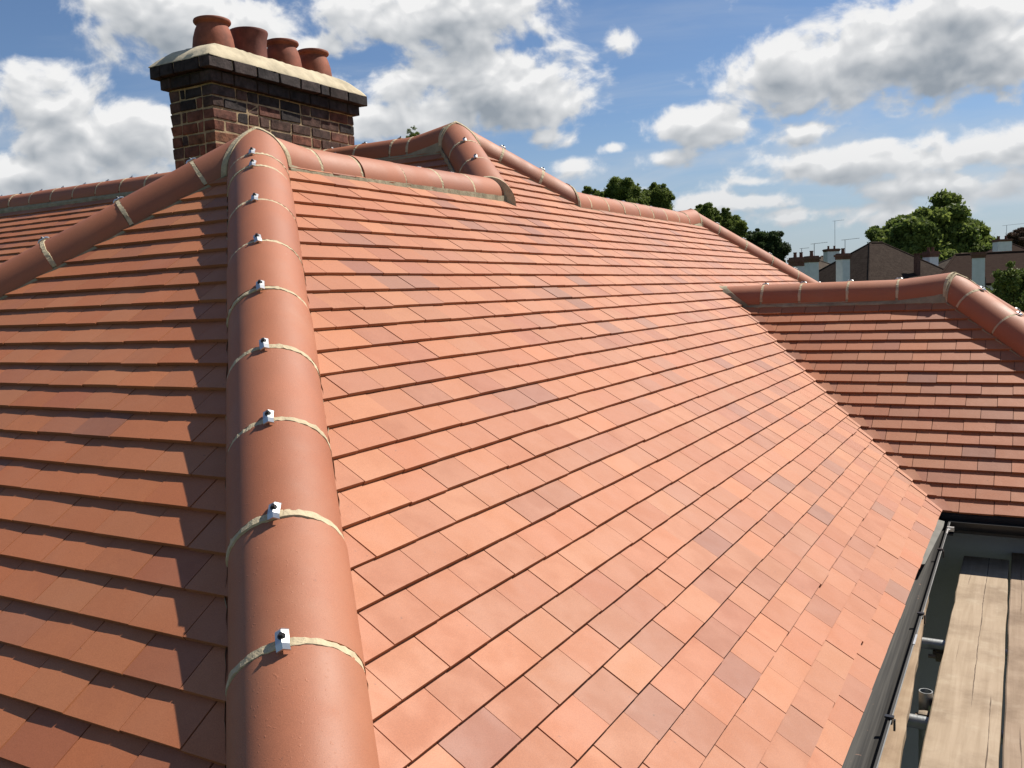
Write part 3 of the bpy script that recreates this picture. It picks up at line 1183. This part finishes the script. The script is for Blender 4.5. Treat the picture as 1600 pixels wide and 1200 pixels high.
def course(z0, z1, out_, pal, k, hdr=False, jt=.011, stretch=.222):
    x0, x1, y0, y1 = CX0 - out_, CX1 + out_, CY0 - out_, CY1 + out_
    dep = .10
    jt2 = jt
    # long faces (+x, -x)
    for side in (0, 1):
        y = y0
        first = True
        L_ = .105 if (k % 2) else stretch
        while y < y1 - .02:
            ln = L_ if first else (.108 if hdr else random.choice((stretch, stretch, .108)))
            first = False
            ye = min(y + ln, y1)
            if y1 - ye < .05:
                ye = y1
            yy0 = y if y > y0 + .01 else y0
            yy1 = ye if ye > y1 - .01 else ye - jt2
            if side:
                brick(x1 - dep, x1 + random.uniform(-.002, .003), yy0, yy1, z0, z1, pal)
            else:
                brick(x0, x0 + dep, yy0, yy1, z0, z1, pal)
            y = ye
    # short faces between
    for side in (0, 1):
        xs = [x0 + dep + jt2, (x0 + x1) / 2 + (.055 if k % 2 else -.05), x1 - dep - jt2]
        for i in range(2):
            a_, b__ = xs[i], xs[i + 1] - (jt2 if i == 0 else 0)
            if side == 0:
                brick(a_, b__, y0 + random.uniform(-.002, .002), y0 + .09, z0, z1, pal)
            else:
                brick(a_, b__, y1 - .09, y1, z0, z1, pal)


zc = CTOP
ch = .0795
for k in range(17):
    course(zc - ch + .012, zc, 0.0, BR if k > 2 else (DK + BR[2:4] if k == 0 else BR[2:4] + BR[5:] + DK[:1]), k)
    zc -= ch
course(CTOP + .010, CTOP + .082, .038, DK, 1, hdr=False)
course(CTOP + .090, CTOP + .168, .085, DK, 0, hdr=False, jt=.014)
# mortar filling of the oversailing courses
box('joint_mortar', CX0 - .030, CX1 + .030, CY0 - .030, CY1 + .030, CTOP + .011, CTOP + .089, M_SOOT, chim)
box('joint_mortar', CX0 - .072, CX1 + .072, CY0 - .072, CY1 + .072, CTOP + .106, CTOP + .1675, M_FLAUNCH, chim)
# flaunching: a hipped mortar cap, uneven
zf = CTOP + .168
bm = bmesh.new()
NX, NY = 18, 46
fx0, fx1, fy0, fy1 = CX0 - .083, CX1 + .083, CY0 - .083, CY1 + .083
grid = []
for i in range(NX + 1):
    row = []
    for j in range(NY + 1):
        x = fx0 + (fx1 - fx0) * i / NX
        y = fy0 + (fy1 - fy0) * j / NY
        e = min(x - fx0, fx1 - x, (y - fy0) * .72, (fy1 - y) * .72)
        h = .012 + .125 * math.sin(min(1, e / .16) * math.pi / 2) if e > 0 else .004
        jit = (random.gauss(0, .003), random.gauss(0, .003), random.gauss(0, .0022)) if 0 < i < NX and 0 < j < NY else (random.gauss(0, .002), random.gauss(0, .002), 0)
        row.append(bm.verts.new((x + jit[0], y + jit[1], zf + h + jit[2])))
    grid.append(row)
for i in range(NX):
    for j in range(NY):
        bm.faces.new((grid[i][j], grid[i + 1][j], grid[i + 1][j + 1], grid[i][j + 1]))
bnd = [e for e in bm.edges if e.is_boundary]
ext = bmesh.ops.extrude_edge_only(bm, edges=bnd)
for v in ext['geom']:
    if isinstance(v, bmesh.types.BMVert):
        v.co.z = zf - .002
link('mortar_cap', bm_mesh('mortar_cap', bm, True), M_FLAUNCH, chim)
zt = zf + .085
roll_pot = [(.150, 0), (.147, .05), (.138, .12), (.122, .175), (.108, .205), (.112, .214), (.124, .220), (.130, .228), (.131, .237), (.127, .246), (.118, .250), (.108, .247), (.098, .236), (.095, .2), (.1, .05)]
plain_pot = [(.128, 0), (.127, .08), (.128, .16), (.133, .20), (.141, .226), (.143, .236), (.140, .246), (.131, .250), (.121, .247), (.112, .235), (.11, .18), (.108, .05)]
for i, (py_, prof, colr) in enumerate(((1.925, roll_pot, (.215, .066, .036, 1)), (2.272, plain_pot, (.145, .047, .034, 1)),
                                       (2.62, roll_pot, (.20, .060, .033, 1)), (2.972, roll_pot, (.22, .07, .038, 1)))):
    pot = lathe('chimney_pot', prof, 36, M_POT, chim, colr)
    pot.location = (-2.265, py_, 1.478 - .25)

# ------------------------------------------------------------------ eaves, gutters, walls
WIN = .32
WX = XE - WIN


def wall(x0, x1, y0, y1, name='wall'):
    return box(name, x0, x1, y0, y1, GZ, ZE + .02, M_RENDER, house)


wall(-2.40, WX, -XE + WIN, 5.6)                      # near and middle part
wall(WX - .2, D.x + 1.25, YV - XE + WIN, Y5 + 1.25)         # side wing
wall(XL + .05, -2.2, y5e + WIN, y4b - WIN)           # long wing
wall(-2.5, WX, 5.5, C.y + 2.3)
# gable at the end of the long wing
bm = bmesh.new()
for x in (XL + .05, XL + .25):
    pass
v1 = [bm.verts.new((XL + .05, y, z)) for y, z in ((y5e + .3, ZE), (y4b - .3, ZE), (YB, Z4 - .1))]
v2 = [bm.verts.new((XL + .25, y, z)) for y, z in ((y5e + .3, ZE), (y4b - .3, ZE), (YB, Z4 - .1))]
bm.faces.new(v1)
bm.faces.new(v2[::-1])
for i in range(3):
    bm.faces.new((v1[i], v1[(i + 1) % 3], v2[(i + 1) % 3], v2[i]))
link('gable_wall', bm_mesh('gable_wall', bm), M_RENDER, house)


def gutter_run(name, p0, p1, out_dir, mat, depth=.056, ztop=-1.872):
    """half-round gutter along p0 -> p1 (plan points), out_dir points away from the house"""
    a, b2 = Vector((*p0, ztop)), Vector((*p1, ztop))
    o = Vector((*out_dir, 0))
    bm = bmesh.new()
    prof = [(-.056, .0), (-.0535, 0), (-.0525, -.030), (-.046, -.041), (-.030, -.044), (.012, -.044), (.030, -.041), (.043, -.030), (.048, -.012), (.0505, .0), (.050, .006),
            (.060, .006), (.0575, -.004), (.053, -.016), (.047, -.034), (.032, -.046), (.012, -.049), (-.030, -.049), (-.050, -.045), (-.057, -.030), (-.057, 0)]
    r0 = [bm.verts.new(a + o * x + Vector((0, 0, z))) for x, z in prof]
    r1 = [bm.verts.new(b2 + o * x + Vector((0, 0, z))) for x, z in prof]
    n_ = len(prof)
    for i in range(n_):
        j = (i + 1) % n_
        bm.faces.new((r0[i], r0[j], r1[j], r1[i]))
    return link(name, bm_mesh(name, bm, True), mat, house)


GX = 2.412
g1 = gutter_run('main_gutter', (GX, -3.4), (GX, 2.44), (1, 0), M_PVC)
g1['label'] = 'weathered grey half-round gutter along the main eaves'
GY = YV - XE + .004
g2 = gutter_run('wing_gutter', (GX + .05, GY), (4.1, GY), (0, -1), M_DARK)
g2['label'] = 'black gutter under the side wing eaves in shade'
for y in [-2.9 + .95 * i for i in range(6)]:
    bm = bmesh.new()
    box_bm(bm, GX + .054, GX + .062, y - .009, y + .009, -1.880, -1.861)
    box_bm(bm, GX + .040, GX + .066, y - .008, y + .008, -1.862, -1.857)
    box_bm(bm, GX + .064, GX + .070, y - .005, y + .005, -1.90, -1.866)
    link('gutter_clip', bm_mesh('gutter_clip', bm), M_DARK, g1)
# union joint with bright edge
bm = bmesh.new()
for i in range(2):
    y = .62 + i * 1.6
    box_bm(bm, GX + .056, GX + .063, y - .05, y + .05, -1.8655, -1.8615)
link('gutter_union', bm_mesh('gutter_union', bm), M_CLIP, g1)
box('gutter_lip', GX + .0575, GX + .0605, -3.4, 2.42, -1.8662, -1.8640, simple('pale_lip', (.20, .20, .19), .5), g1)  # thin strip along the outer gutter edge, coloured a paler grey
# inner corner
bm = bmesh.new()
box_bm(bm, GX - .056, GX + .075, 2.40, 2.53, -1.932, -1.925)
box_bm(bm, GX - .058, GX - .05, 2.40, 2.53, -1.93, -1.875)
link('gutter_angle', bm_mesh('gutter_angle', bm), M_DARK, g1)
bm = bmesh.new()
box_bm(bm, GX + .052, GX + .085, 2.30, 2.318, -1.884, -1.862)
box_bm(bm, GX + .060, GX + .068, 2.27, 2.345, -1.875, -1.868)
link('gutter_bracket', bm_mesh('gutter_bracket', bm), M_CLIP, g1)
# felt tray showing under the last tiles by the corner
bm = bmesh.new()
vs = [bm.verts.new(v) for v in ((XE - .04, 1.5, -1.846), (XE + .006, 1.55, -1.852), (XE + .030, 2.30, -1.862), (XE + .028, 2.42, -1.862), (XE - .04, 2.42, -1.846))]
bm.faces.new(vs)
r_ = bmesh.ops.extrude_face_region(bm, geom=bm.faces[:])
for v in r_['geom']:
    if isinstance(v, bmesh.types.BMVert):
        v.co.z -= .003
link('eaves_tray', bm_mesh('eaves_tray', bm), simple('grey_felt', (.13, .125, .11), .8), house)
# fascias and soffits
box('fascia', XE - .075, XE - .058, -XE + .06, YV - XE + .05, -1.955, -1.868, M_SOFFIT, house)
box('soffit', WX, XE - .058, -XE + WIN, YV - XE + WIN, -1.953, -1.940, M_SOFFIT, house)
box('fascia', XE - .058, D.x + 1.52, YV - XE + .060, YV - XE + .078, -1.955, -1.868, M_SOFFIT, house)
box('soffit', XE - .058, D.x + 1.5, YV - XE + .078, YV - XE + WIN, -1.953, -1.940, M_SOFFIT, house)
box('fascia', -XE - .25, XE - .08, -XE + .058, -XE + .075, -1.955, -1.868, M_SOFFIT, house)
box('soffit', -2.40, WX, -XE + .075, -XE + WIN, -1.953, -1.940, M_SOFFIT, house)

# ------------------------------------------------------------------ scaffold
sc = thing('scaffold', 'galvanised tube scaffold beside the gutter, its upright ending under the boards', 'scaffold', (2.5, .72, GZ))
ZB = -2.1


def local(o, parent):
    o.location = -Vector(parent.location)
    return o


local(tube('upright_tube', (2.501, .70, GZ), (2.501, .70, -2.085), .0242, M_STEEL, sc, 24, .0202), sc)
local(tube('upright_tube', (3.95, .70, GZ), (3.95, .70, -1.0), .0242, M_STEEL, sc, 24, .0202), sc)
local(tube('upright_tube', (3.95, -2.2, GZ), (3.95, -2.2, -1.0), .0242, M_STEEL, sc, 24, .0202), sc)
local(tube('upright_tube', (2.44, -2.3, GZ), (2.44, -2.3, -2.15), .0242, M_STEEL, sc, 24, .0202), sc)
for y in (1.39, .60, -.75, -2.25):
    local(tube('transom_tube', (2.25, y, ZB - .038 - .0255), (4.05, y, ZB - .038 - .0255), .0242, M_STEEL, sc, 20, .0202), sc)
for x, z in ((2.54, -2.215), (3.95, -2.215), (2.54, -4.3), (3.95, -4.3), (3.95, -1.15)):
    local(tube('ledger_tube', (x, -3.6, z), (x, 2.55, z), .0242, M_STEEL, sc, 20, .0202), sc)
for (x, y, z) in ((2.505, .63, -2.165), (2.505, 1.39, -2.205), (3.95, .66, -2.17)):
    bm = bmesh.new()
    box_bm(bm, x - .034, x + .034, y - .03, y + .03, z - .028, z + .028)
    bmesh.ops.bevel(bm, geom=bm.edges[:], offset=.012, segments=2, affect='EDGES')
    tube_bm(bm, (x - .05, y - .035, z), (x - .02, y - .035, z), .009, None, 6)
    tube_bm(bm, (x + .034, y - .02, z + .01), (x + .055, y - .02, z + .01), .011, None, 6)
    local(link('coupler', bm_mesh('coupler', bm, True), M_RUST, sc), sc)


def board(label, x0, x1, y0, y1, z, col, skew=0.0):
    bm = bmesh.new()
    w = x1 - x0
    n_ = 24
    rows = []
    for i in range(n_ + 1):
        y = y0 + (y1 - y0) * i / n_
        dx = skew * (y - y0) + random.gauss(0, .0012)
        dz = random.gauss(0, .0008)
        rows.append([bm.verts.new((x - x0 - w / 2 + dx + random.gauss(0, .0006), y - y0, zz + dz)) for x, zz in
                     ((x0 + .004, 0), (x1 - .004, 0), (x1, -.004), (x1, -.034), (x1 - .004, -.038), (x0 + .004, -.038), (x0, -.034), (x0, -.004))])
    for i in range(n_):
        for k in range(8):
            bm.faces.new((rows[i][k], rows[i][(k + 1) % 8], rows[i + 1][(k + 1) % 8], rows[i + 1][k]))
    bm.faces.new(rows[0])
    bm.faces.new(rows[-1][::-1])
    o = link('scaffold_board', bm_mesh('scaffold_board', bm), M_BOARD, None, (*col, 1))
    o.location = ((x0 + x1) / 2, y0, z)
    tag(o, label, 'plank', 'scaffold boards beside the eaves')
    return o


board('pale weathered scaffold board with a lengthwise crack, first outside the gap', 2.527, 2.749, -1.3, 2.635, ZB, (.98, .90, .80))
board('browner scaffold board at the picture edge beside the cracked pale board', 2.758, 2.982, -1.3, 2.78, ZB + .002, (.80, .70, .62))
board('scaffold board farther out beyond the browner edge board', 2.990, 3.214, -1.3, 2.7, ZB, (.9, .84, .76))
board('outermost scaffold board, fourth from the gutter gap', 3.222, 3.446, -1.3, 2.74, ZB + .001, (.85, .8, .72))
board('narrow strip of scaffold board tucked under the grey gutter', 2.262, 2.478, -.05, 2.16, ZB - .004, (.86, .74, .62), -.035)

# ------------------------------------------------------------------ trees and houses beyond
def leaf_cloud(clumps, per, size, dark=.5, seed=0, flat=.75):
    """many small leaf sprays spread through a set of (centre, radius) clumps"""
    r = np.random.default_rng(seed)
    Vs, Fs, Ls = [], [], []
    n0 = 0
    for (c, rad) in clumps:
        k = int(per * rad ** 2)
        d = r.normal(size=(k, 3))
        d /= np.linalg.norm(d, axis=1)[:, None]
        rr = rad * (.55 + .45 * r.random(k)) * (1 + .20 * r.normal(size=k))
        P = np.array(c) + d * rr[:, None] * np.array([1, 1, flat])
        nrm = d + .8 * r.normal(size=(k, 3))
        nrm /= np.linalg.norm(nrm, axis=1)[:, None]
        a = np.cross(nrm, r.normal(size=(k, 3)))
        a /= np.linalg.norm(a, axis=1)[:, None]
        b = np.cross(nrm, a)
        s = size * (.6 + .8 * r.random(k))[:, None]
        q0, q1, q2, q3 = P - a * s, P - b * s * .55, P + a * s, P + b * s * .55
        Vs.append(np.stack([q0, q1, q2, q3], 1).reshape(-1, 3))
        idx = n0 + np.arange(k * 4).reshape(-1, 4)
        Fs.append(idx)
        n0 += k * 4
        tone = r.random() * .45
        Ls.append(np.clip(tone + .55 * r.random(k), 0, 1))
    V = np.concatenate(Vs)
    F = np.concatenate(Fs)
    L = np.concatenate(Ls).astype(np.float32)
    me = bpy.data.meshes.new('crown')
    me.vertices.add(len(V))
    me.vertices.foreach_set('co', V.ravel())
    me.loops.add(F.size)
    me.loops.foreach_set('vertex_index', F.ravel().astype(np.int32))
    me.polygons.add(len(F))
    me.polygons.foreach_set('loop_start', np.arange(0, F.size, 4, dtype=np.int32))
    me.polygons.foreach_set('loop_total', np.full(len(F), 4, dtype=np.int32))
    at_ = me.attributes.new('leaf', 'FLOAT', 'FACE')
    at_.data.foreach_set('value', L)
    me.update()
    me.validate()
    return me


def tree(name, label, px, ptop, dist, width_px, height_px, mat, seed, shape='round', leaf=None, group=None, per=90, nclump=34, spread=1.0):
    """a tree whose top stands at the given direction, dist metres away"""
    r = random.Random(seed)
    d = sight(px, ptop)
    k = dist / math.hypot(d.x, d.y)
    top = CAM + d * k
    W = width_px / FPX * dist
    H = height_px / FPX * dist
    base = Vector((top.x, top.y, GZ))
    root = thing(name, label, 'tree', base, group)
    tz = top.z - GZ
    cz = tz - H / 2
    clumps = []
    for i in range(nclump):
        if shape == 'cone':
            v = r.random()
            rad = W / 2 * (1 - v) * .95 + .05 * W
            an = r.uniform(0, 2 * math.pi)
            rr = rad * .55 * r.random() ** .5
            c = (math.cos(an) * rr, math.sin(an) * rr, tz - H + H * v)
            cr = max(.10 * W, rad * .5)
        else:
            th, ph = r.uniform(0, 2 * math.pi), math.acos(r.uniform(-1, 1))
            u = Vector((math.sin(ph) * math.cos(th), math.sin(ph) * math.sin(th), math.cos(ph)))
            if i < nclump // 2:
                u *= r.uniform(.1, .5)
                cr = W * r.uniform(.22, .32)
            else:
                u *= r.uniform(.70, 1.0)
                cr = W * r.uniform(.10, .20)
            c = (u.x * W * .40, u.y * W * .40, cz + u.z * H * .42)
        clumps.append((c, cr))
    if shape != 'cone':
        low = tz * .38
        for i in range(nclump // 2):
            an = r.uniform(0, 2 * math.pi)
            rr = W * r.uniform(.1, .48) * spread
            zc_ = r.uniform(low, max(low + .1, tz - H * .7))
            clumps.append(((math.cos(an) * rr, math.sin(an) * rr, zc_), W * r.uniform(.16, .28) * spread ** .8))
    up_ = tz - max(c[2] + cr * .7 for c, cr in clumps)
    clumps = [((c[0], c[1], c[2] + up_), cr) for c, cr in clumps]
    fine_ = []
    for (c, cr) in clumps:
        fine_.append((c, cr * .78))
        for _ in range(8):
            v = Vector((r.gauss(0, 1), r.gauss(0, 1), r.gauss(0, 1) + .25)).normalized() * cr * r.uniform(.75, 1.05)
            fine_.append(((c[0] + v.x, c[1] + v.y, c[2] + v.z), cr * r.uniform(.22, .42)))
    clumps_ = clumps
    clumps = fine_
    lf = leaf or W * .019
    me = leaf_cloud(clumps, 1.15 * per / (W / 10) ** 2, lf, seed=seed)
    link('crown', me, mat, root)
    clumps = clumps_
    # trunk with limbs reaching into the crown
    bm = bmesh.new()
    r0 = max(.08, W * .03)
    tube_bm(bm, (0, 0, 0), (0, 0, tz - H * .75), r0, r0 * .7, 10)
    tube_bm(bm, (0, 0, tz - H * .76), (r.uniform(-.05, .05) * W, r.uniform(-.05, .05) * W, tz - H * .25), r0 * .7, r0 * .2, 8)
    for i in range(9):
        c, cr = clumps[i * len(clumps) // 9]
        z0 = tz - H * r.uniform(.6, .85)
        tube_bm(bm, (0, 0, z0), c, r0 * .35, r0 * .08, 6)
    link('trunk', bm_mesh('trunk', bm, True), M_BARK, root)
    return root


tree('broadleaf_tree', 'big round oak-like tree behind the brown hipped roof', 1455, 317, 125, 166, 190, M_LEAF, 11, per=1500, nclump=85)
tree('broadleaf_tree', 'small green tree top just above the start of the far ridge', 924, 292, 98, 44, 60, M_LEAF, 12, per=1100, nclump=22)
tree('broadleaf_tree', 'wide green tree behind the far ridge, twin rounded heads', 972, 287, 104, 68, 90, M_LEAF, 13, per=1200, nclump=40)
tree('broadleaf_tree', 'green tree joined on behind the far ridge clips', 1017, 287, 108, 68, 90, M_LEAF, 14, per=1200, nclump=36)
tree('broadleaf_tree', 'leafy tree rising over the far peak of the roof', 1098, 321, 112, 64, 90, M_LEAF, 15, per=1200, nclump=34)
tree('broadleaf_tree', 'rounded leafy tree above the middle of the far end hip', 1140, 328, 114, 54, 95, M_LEAF, 16, per=1200, nclump=34)
tree('broadleaf_tree', 'dark dense tree low behind the far end hip', 1188, 360, 120, 78, 80, M_LEAF_DARK, 17, per=1400, nclump=40)
tree('conifer_tree', 'narrow dark conifer at the foot of the far end hip', 1221, 379, 124, 22, 60, M_LEAF_DARK, 18, shape='cone', per=700, nclump=30)
tree('bronze_tree', 'thin bronze-leaved tree at the picture edge by the far aerial', 1601, 361, 130, 46, 60, M_LEAF_RED, 19, per=800, nclump=26)
tree('garden_tree', 'bright green garden tree below the side wing hip', 1606, 418, 19, 105, 190, M_LEAF_BRIGHT, 20, per=800, nclump=46)
tree('garden_tree', 'dark green shrub with pale flecks beside the bright garden tree', 1560, 440, 22, 70, 130, M_LEAF, 22, per=800, nclump=34)
tree('birch_tree', 'leafy sprig showing above the long ridge by the back peak', 644, 199, 60, 30, 60, M_LEAF, 21, per=130, nclump=18, spread=3.2)


def at_px(px, py, dist):
    d = sight(px, py)
    return CAM + d * (dist / math.hypot(d.x, d.y))


def hip_house(label, px, dist, L_, W_, rot, eave_z, ridge_z, mat, windows=True, hiprun=None):
    c = at_px(px, 440, dist)
    h = thing('far_house', label, 'house', (c.x, c.y, GZ), 'houses beyond the roof')
    h.rotation_euler = (0, 0, math.radians(rot))
    ez, rz = eave_z - GZ, ridge_z - GZ
    o = .35
    bm = bmesh.new()
    box_bm(bm, -L_ / 2, L_ / 2, -W_ / 2, W_ / 2, 0, ez)
    link('wall', bm_mesh('wall', bm), M_WHITE, h)
    bm = bmesh.new()
    x, y, rl = L_ / 2 + o, W_ / 2 + o, max(.3, (L_ - W_) / 2) if hiprun is None else L_ / 2 - hiprun
    e = [bm.verts.new(v) for v in ((-x, -y, ez), (x, -y, ez), (x, y, ez), (-x, y, ez))]
    lo = [bm.verts.new(v) for v in ((-x, -y, ez - .16), (x, -y, ez - .16), (x, y, ez - .16), (-x, y, ez - .16))]
    r0, r1 = bm.verts.new((-rl, 0, rz)), bm.verts.new((rl, 0, rz))
    bm.faces.new((e[0], e[1], r1, r0))
    bm.faces.new((e[1], e[2], r1))
    bm.faces.new((e[2], e[3], r0, r1))
    bm.faces.new((e[3], e[0], r0))
    for i in range(4):
        bm.faces.new((e[i], lo[i], lo[(i + 1) % 4], e[(i + 1) % 4]))
    bm.faces.new(lo[::-1])
    roof = link('roof', bm_mesh('roof', bm), mat, h)
    bm = bmesh.new()
    for a, b in (((-rl, 0, rz), (rl, 0, rz)),):
        tube_bm(bm, Vector(a) + Vector((0, 0, -.02)), Vector(b) + Vector((0, 0, -.02)), .11, None, 8)
    link('ridge_line', bm_mesh('ridge_line', bm), mat, roof)
    for sx, sy, r in ((-1, -1, -rl), (1, -1, rl), (1, 1, rl), (-1, 1, -rl)):
        bm = bmesh.new()
        tube_bm(bm, (sx * x, sy * y, ez - .03), (r, 0, rz - .05), .10, None, 8)
        link('hip_line', bm_mesh('hip_line', bm), mat, roof)
    if windows:
        for (wx, wy, ax) in ((-L_ * .28, -W_ / 2, 0), (L_ * .25, -W_ / 2, 0), (-L_ / 2, 0, 1), (L_ / 2, 0, 1)):
            for wz in (ez - 2.0, ez - 4.7):
                bm = bmesh.new()
                if ax == 0:
                    box_bm(bm, wx - .75, wx + .75, wy - .02, wy + .05, wz, wz + 1.3)
                else:
                    s = math.copysign(1, wx)
                    box_bm(bm, wx - .03, wx + .03, wy - .75, wy + .75, wz, wz + 1.3)
                wn = link('window', bm_mesh('window', bm), M_GLASS, h)
                bm = bmesh.new()
                if ax == 0:
                    box_bm(bm, wx - .04, wx + .04, wy - .045, wy - .02, wz, wz + 1.3)
                    box_bm(bm, wx - .8, wx + .8, wy - .05, wy - .021, wz - .06, wz - .001)
                else:
                    s = math.copysign(1, wx)
                    box_bm(bm, min(wx + s * .031, wx + s * .05), max(wx + s * .031, wx + s * .05), wy - .04, wy + .04, wz, wz + 1.3)
                link('window_frame', bm_mesh('window_frame', bm), M_WHITE, wn)
    return h


def stack(h, px, ptop, pbase, dist, w, pots=2, head=.45, dark=False, aerial=None, deep=None):
    """painted chimney stack on a far house; positions in the house's own frame"""
    t_, b_2 = at_px(px, ptop, dist), at_px(px, pbase, dist)
    inv = h.matrix_basis.inverted()
    pl = inv @ Vector((t_.x, t_.y, t_.z))
    zb = (inv @ b_2).z
    dp = deep or w
    bm = bmesh.new()
    box_bm(bm, pl.x - w / 2, pl.x + w / 2, pl.y - dp / 2, pl.y + dp / 2, 0.0, pl.z - head + .02)
    st = link('chimney', bm_mesh('chimney', bm), M_STACKTOP if dark else M_WHITE, h)
    bm = bmesh.new()
    box_bm(bm, pl.x - w / 2 - .04, pl.x + w / 2 + .04, pl.y - dp / 2 - .04, pl.y + dp / 2 + .04, pl.z - head, pl.z - head * .55)
    box_bm(bm, pl.x - w / 2 - .10, pl.x + w / 2 + .10, pl.y - dp / 2 - .10, pl.y + dp / 2 + .10, pl.z - head * .55, pl.z - head * .2)
    box_bm(bm, pl.x - w / 2 - .02, pl.x + w / 2 + .02, pl.y - dp / 2 - .02, pl.y + dp / 2 + .02, pl.z - head * .2, pl.z)
    link('stack_head', bm_mesh('stack_head', bm), M_STACKTOP, st)
    for i in range(pots):
        x = pl.x + (i - (pots - 1) / 2) * w * .5
        bm = bmesh.new()
        tube_bm(bm, (x, pl.y, pl.z - .01), (x, pl.y, pl.z + .30), .12, .10, 10)
        tube_bm(bm, (x, pl.y, pl.z + .27), (x, pl.y, pl.z + .34), .125, None, 10)
        link('chimney_pot', bm_mesh('chimney_pot', bm), M_STACKTOP, st)
    if aerial:
        hgt, boom, ang = aerial
        bm = bmesh.new()
        x, y, z = pl.x + w * .3, pl.y, pl.z - .3
        tube_bm(bm, (x, y, z), (x, y, z + hgt), .022, None, 6)
        rotz = -h.rotation_euler.z + math.radians(ang)
        dv = Vector((math.cos(rotz), math.sin(rotz), .04))
        cv = Vector((-dv.y, dv.x, 0))
        c0 = Vector((x, y, z + hgt))
        tube_bm(bm, c0 - dv * boom * .25, c0 + dv * boom, .014, None, 6)
        for i in range(7):
            c = c0 + dv * boom * (-.2 + i * .18)
            tube_bm(bm, c - cv * .17, c + cv * .17, .007, None, 5)
        link('aerial', bm_mesh('aerial', bm), M_AERIAL, st)
    return st


hA = hip_house('house with a broad brown hipped roof in front of the big round tree', 1369, 75, 8.8, 7.6, 52, -.66, 2.42, M_ROOF_BROWN)
stack(hA, 1317, 396, 440, 64, .62, 1, .40, aerial=(1.2, .95, -10))
stack(hA, 1454, 393, 426, 80, .95, 2, .45, deep=.7)
stack(hA, 1433, 396, 411, 73, .32, 0, .06, dark=True)
hB = hip_house('house with a pale brown roof and two white stacks by the far end hip', 1266, 92, 9.5, 7.5, 40, -.5, 1.7, M_ROOF_GREY)
stack(hB, 1268, 400, 440, 63, .66, 1, .42, aerial=(1.1, .9, -12))
stack(hB, 1247, 402, 440, 66, .90, 2, .62, aerial=(.9, .5, 10))
hC = hip_house('house behind with a white stack and the tallest aerial', 1290, 120, 10.0, 9.0, 30, .3, 2.9, M_ROOF_GREY, windows=False)
stack(hC, 1299, 389, 408, 108, 1.35, 2, .30, aerial=(3.4, 1.0, -6))
hF = hip_house('small lit brown roof between the big tree and the white stack', 1508, 84, 8.0, 6.4, 66, -.6, 1.45, M_ROOF_GREY, windows=False)
hD = hip_house('house with a long red-brown roof beside the garden tree', 1625, 70, 12.0, 7.0, 3, -.92, 1.08, M_ROOF_RED, hiprun=.9)
stack(hD, 1529, 394, 446, 62, .70, 0, .36)
hE = hip_house('farthest house with a white stack and twin-bar aerial beside the bronze tree', 1572, 110, 8.5, 7.5, 22, .2, 2.95, M_ROOF_RED, windows=False)
stack(hE, 1566, 374, 394, 105, 1.35, 2, .25, aerial=(1.7, 1.6, -6))
# downpipe on the white wall of the near far-house
inv = hD.matrix_basis.inverted()
p_ = inv @ at_px(1539, 434, 65.0)
bm = bmesh.new()
tube_bm(bm, (p_.x, p_.y, p_.z), (p_.x, p_.y, p_.z - .5), .05, None, 8)
tube_bm(bm, (p_.x, p_.y, p_.z - .5), (p_.x + .35, p_.y + .1, p_.z - .8), .05, None, 8)
tube_bm(bm, (p_.x + .35, p_.y + .1, p_.z - .8), (p_.x + .35, p_.y + .1, 0), .05, None, 8)
link('downpipe', bm_mesh('downpipe', bm), M_PIPE, hD)
bpy.context.view_layer.update()
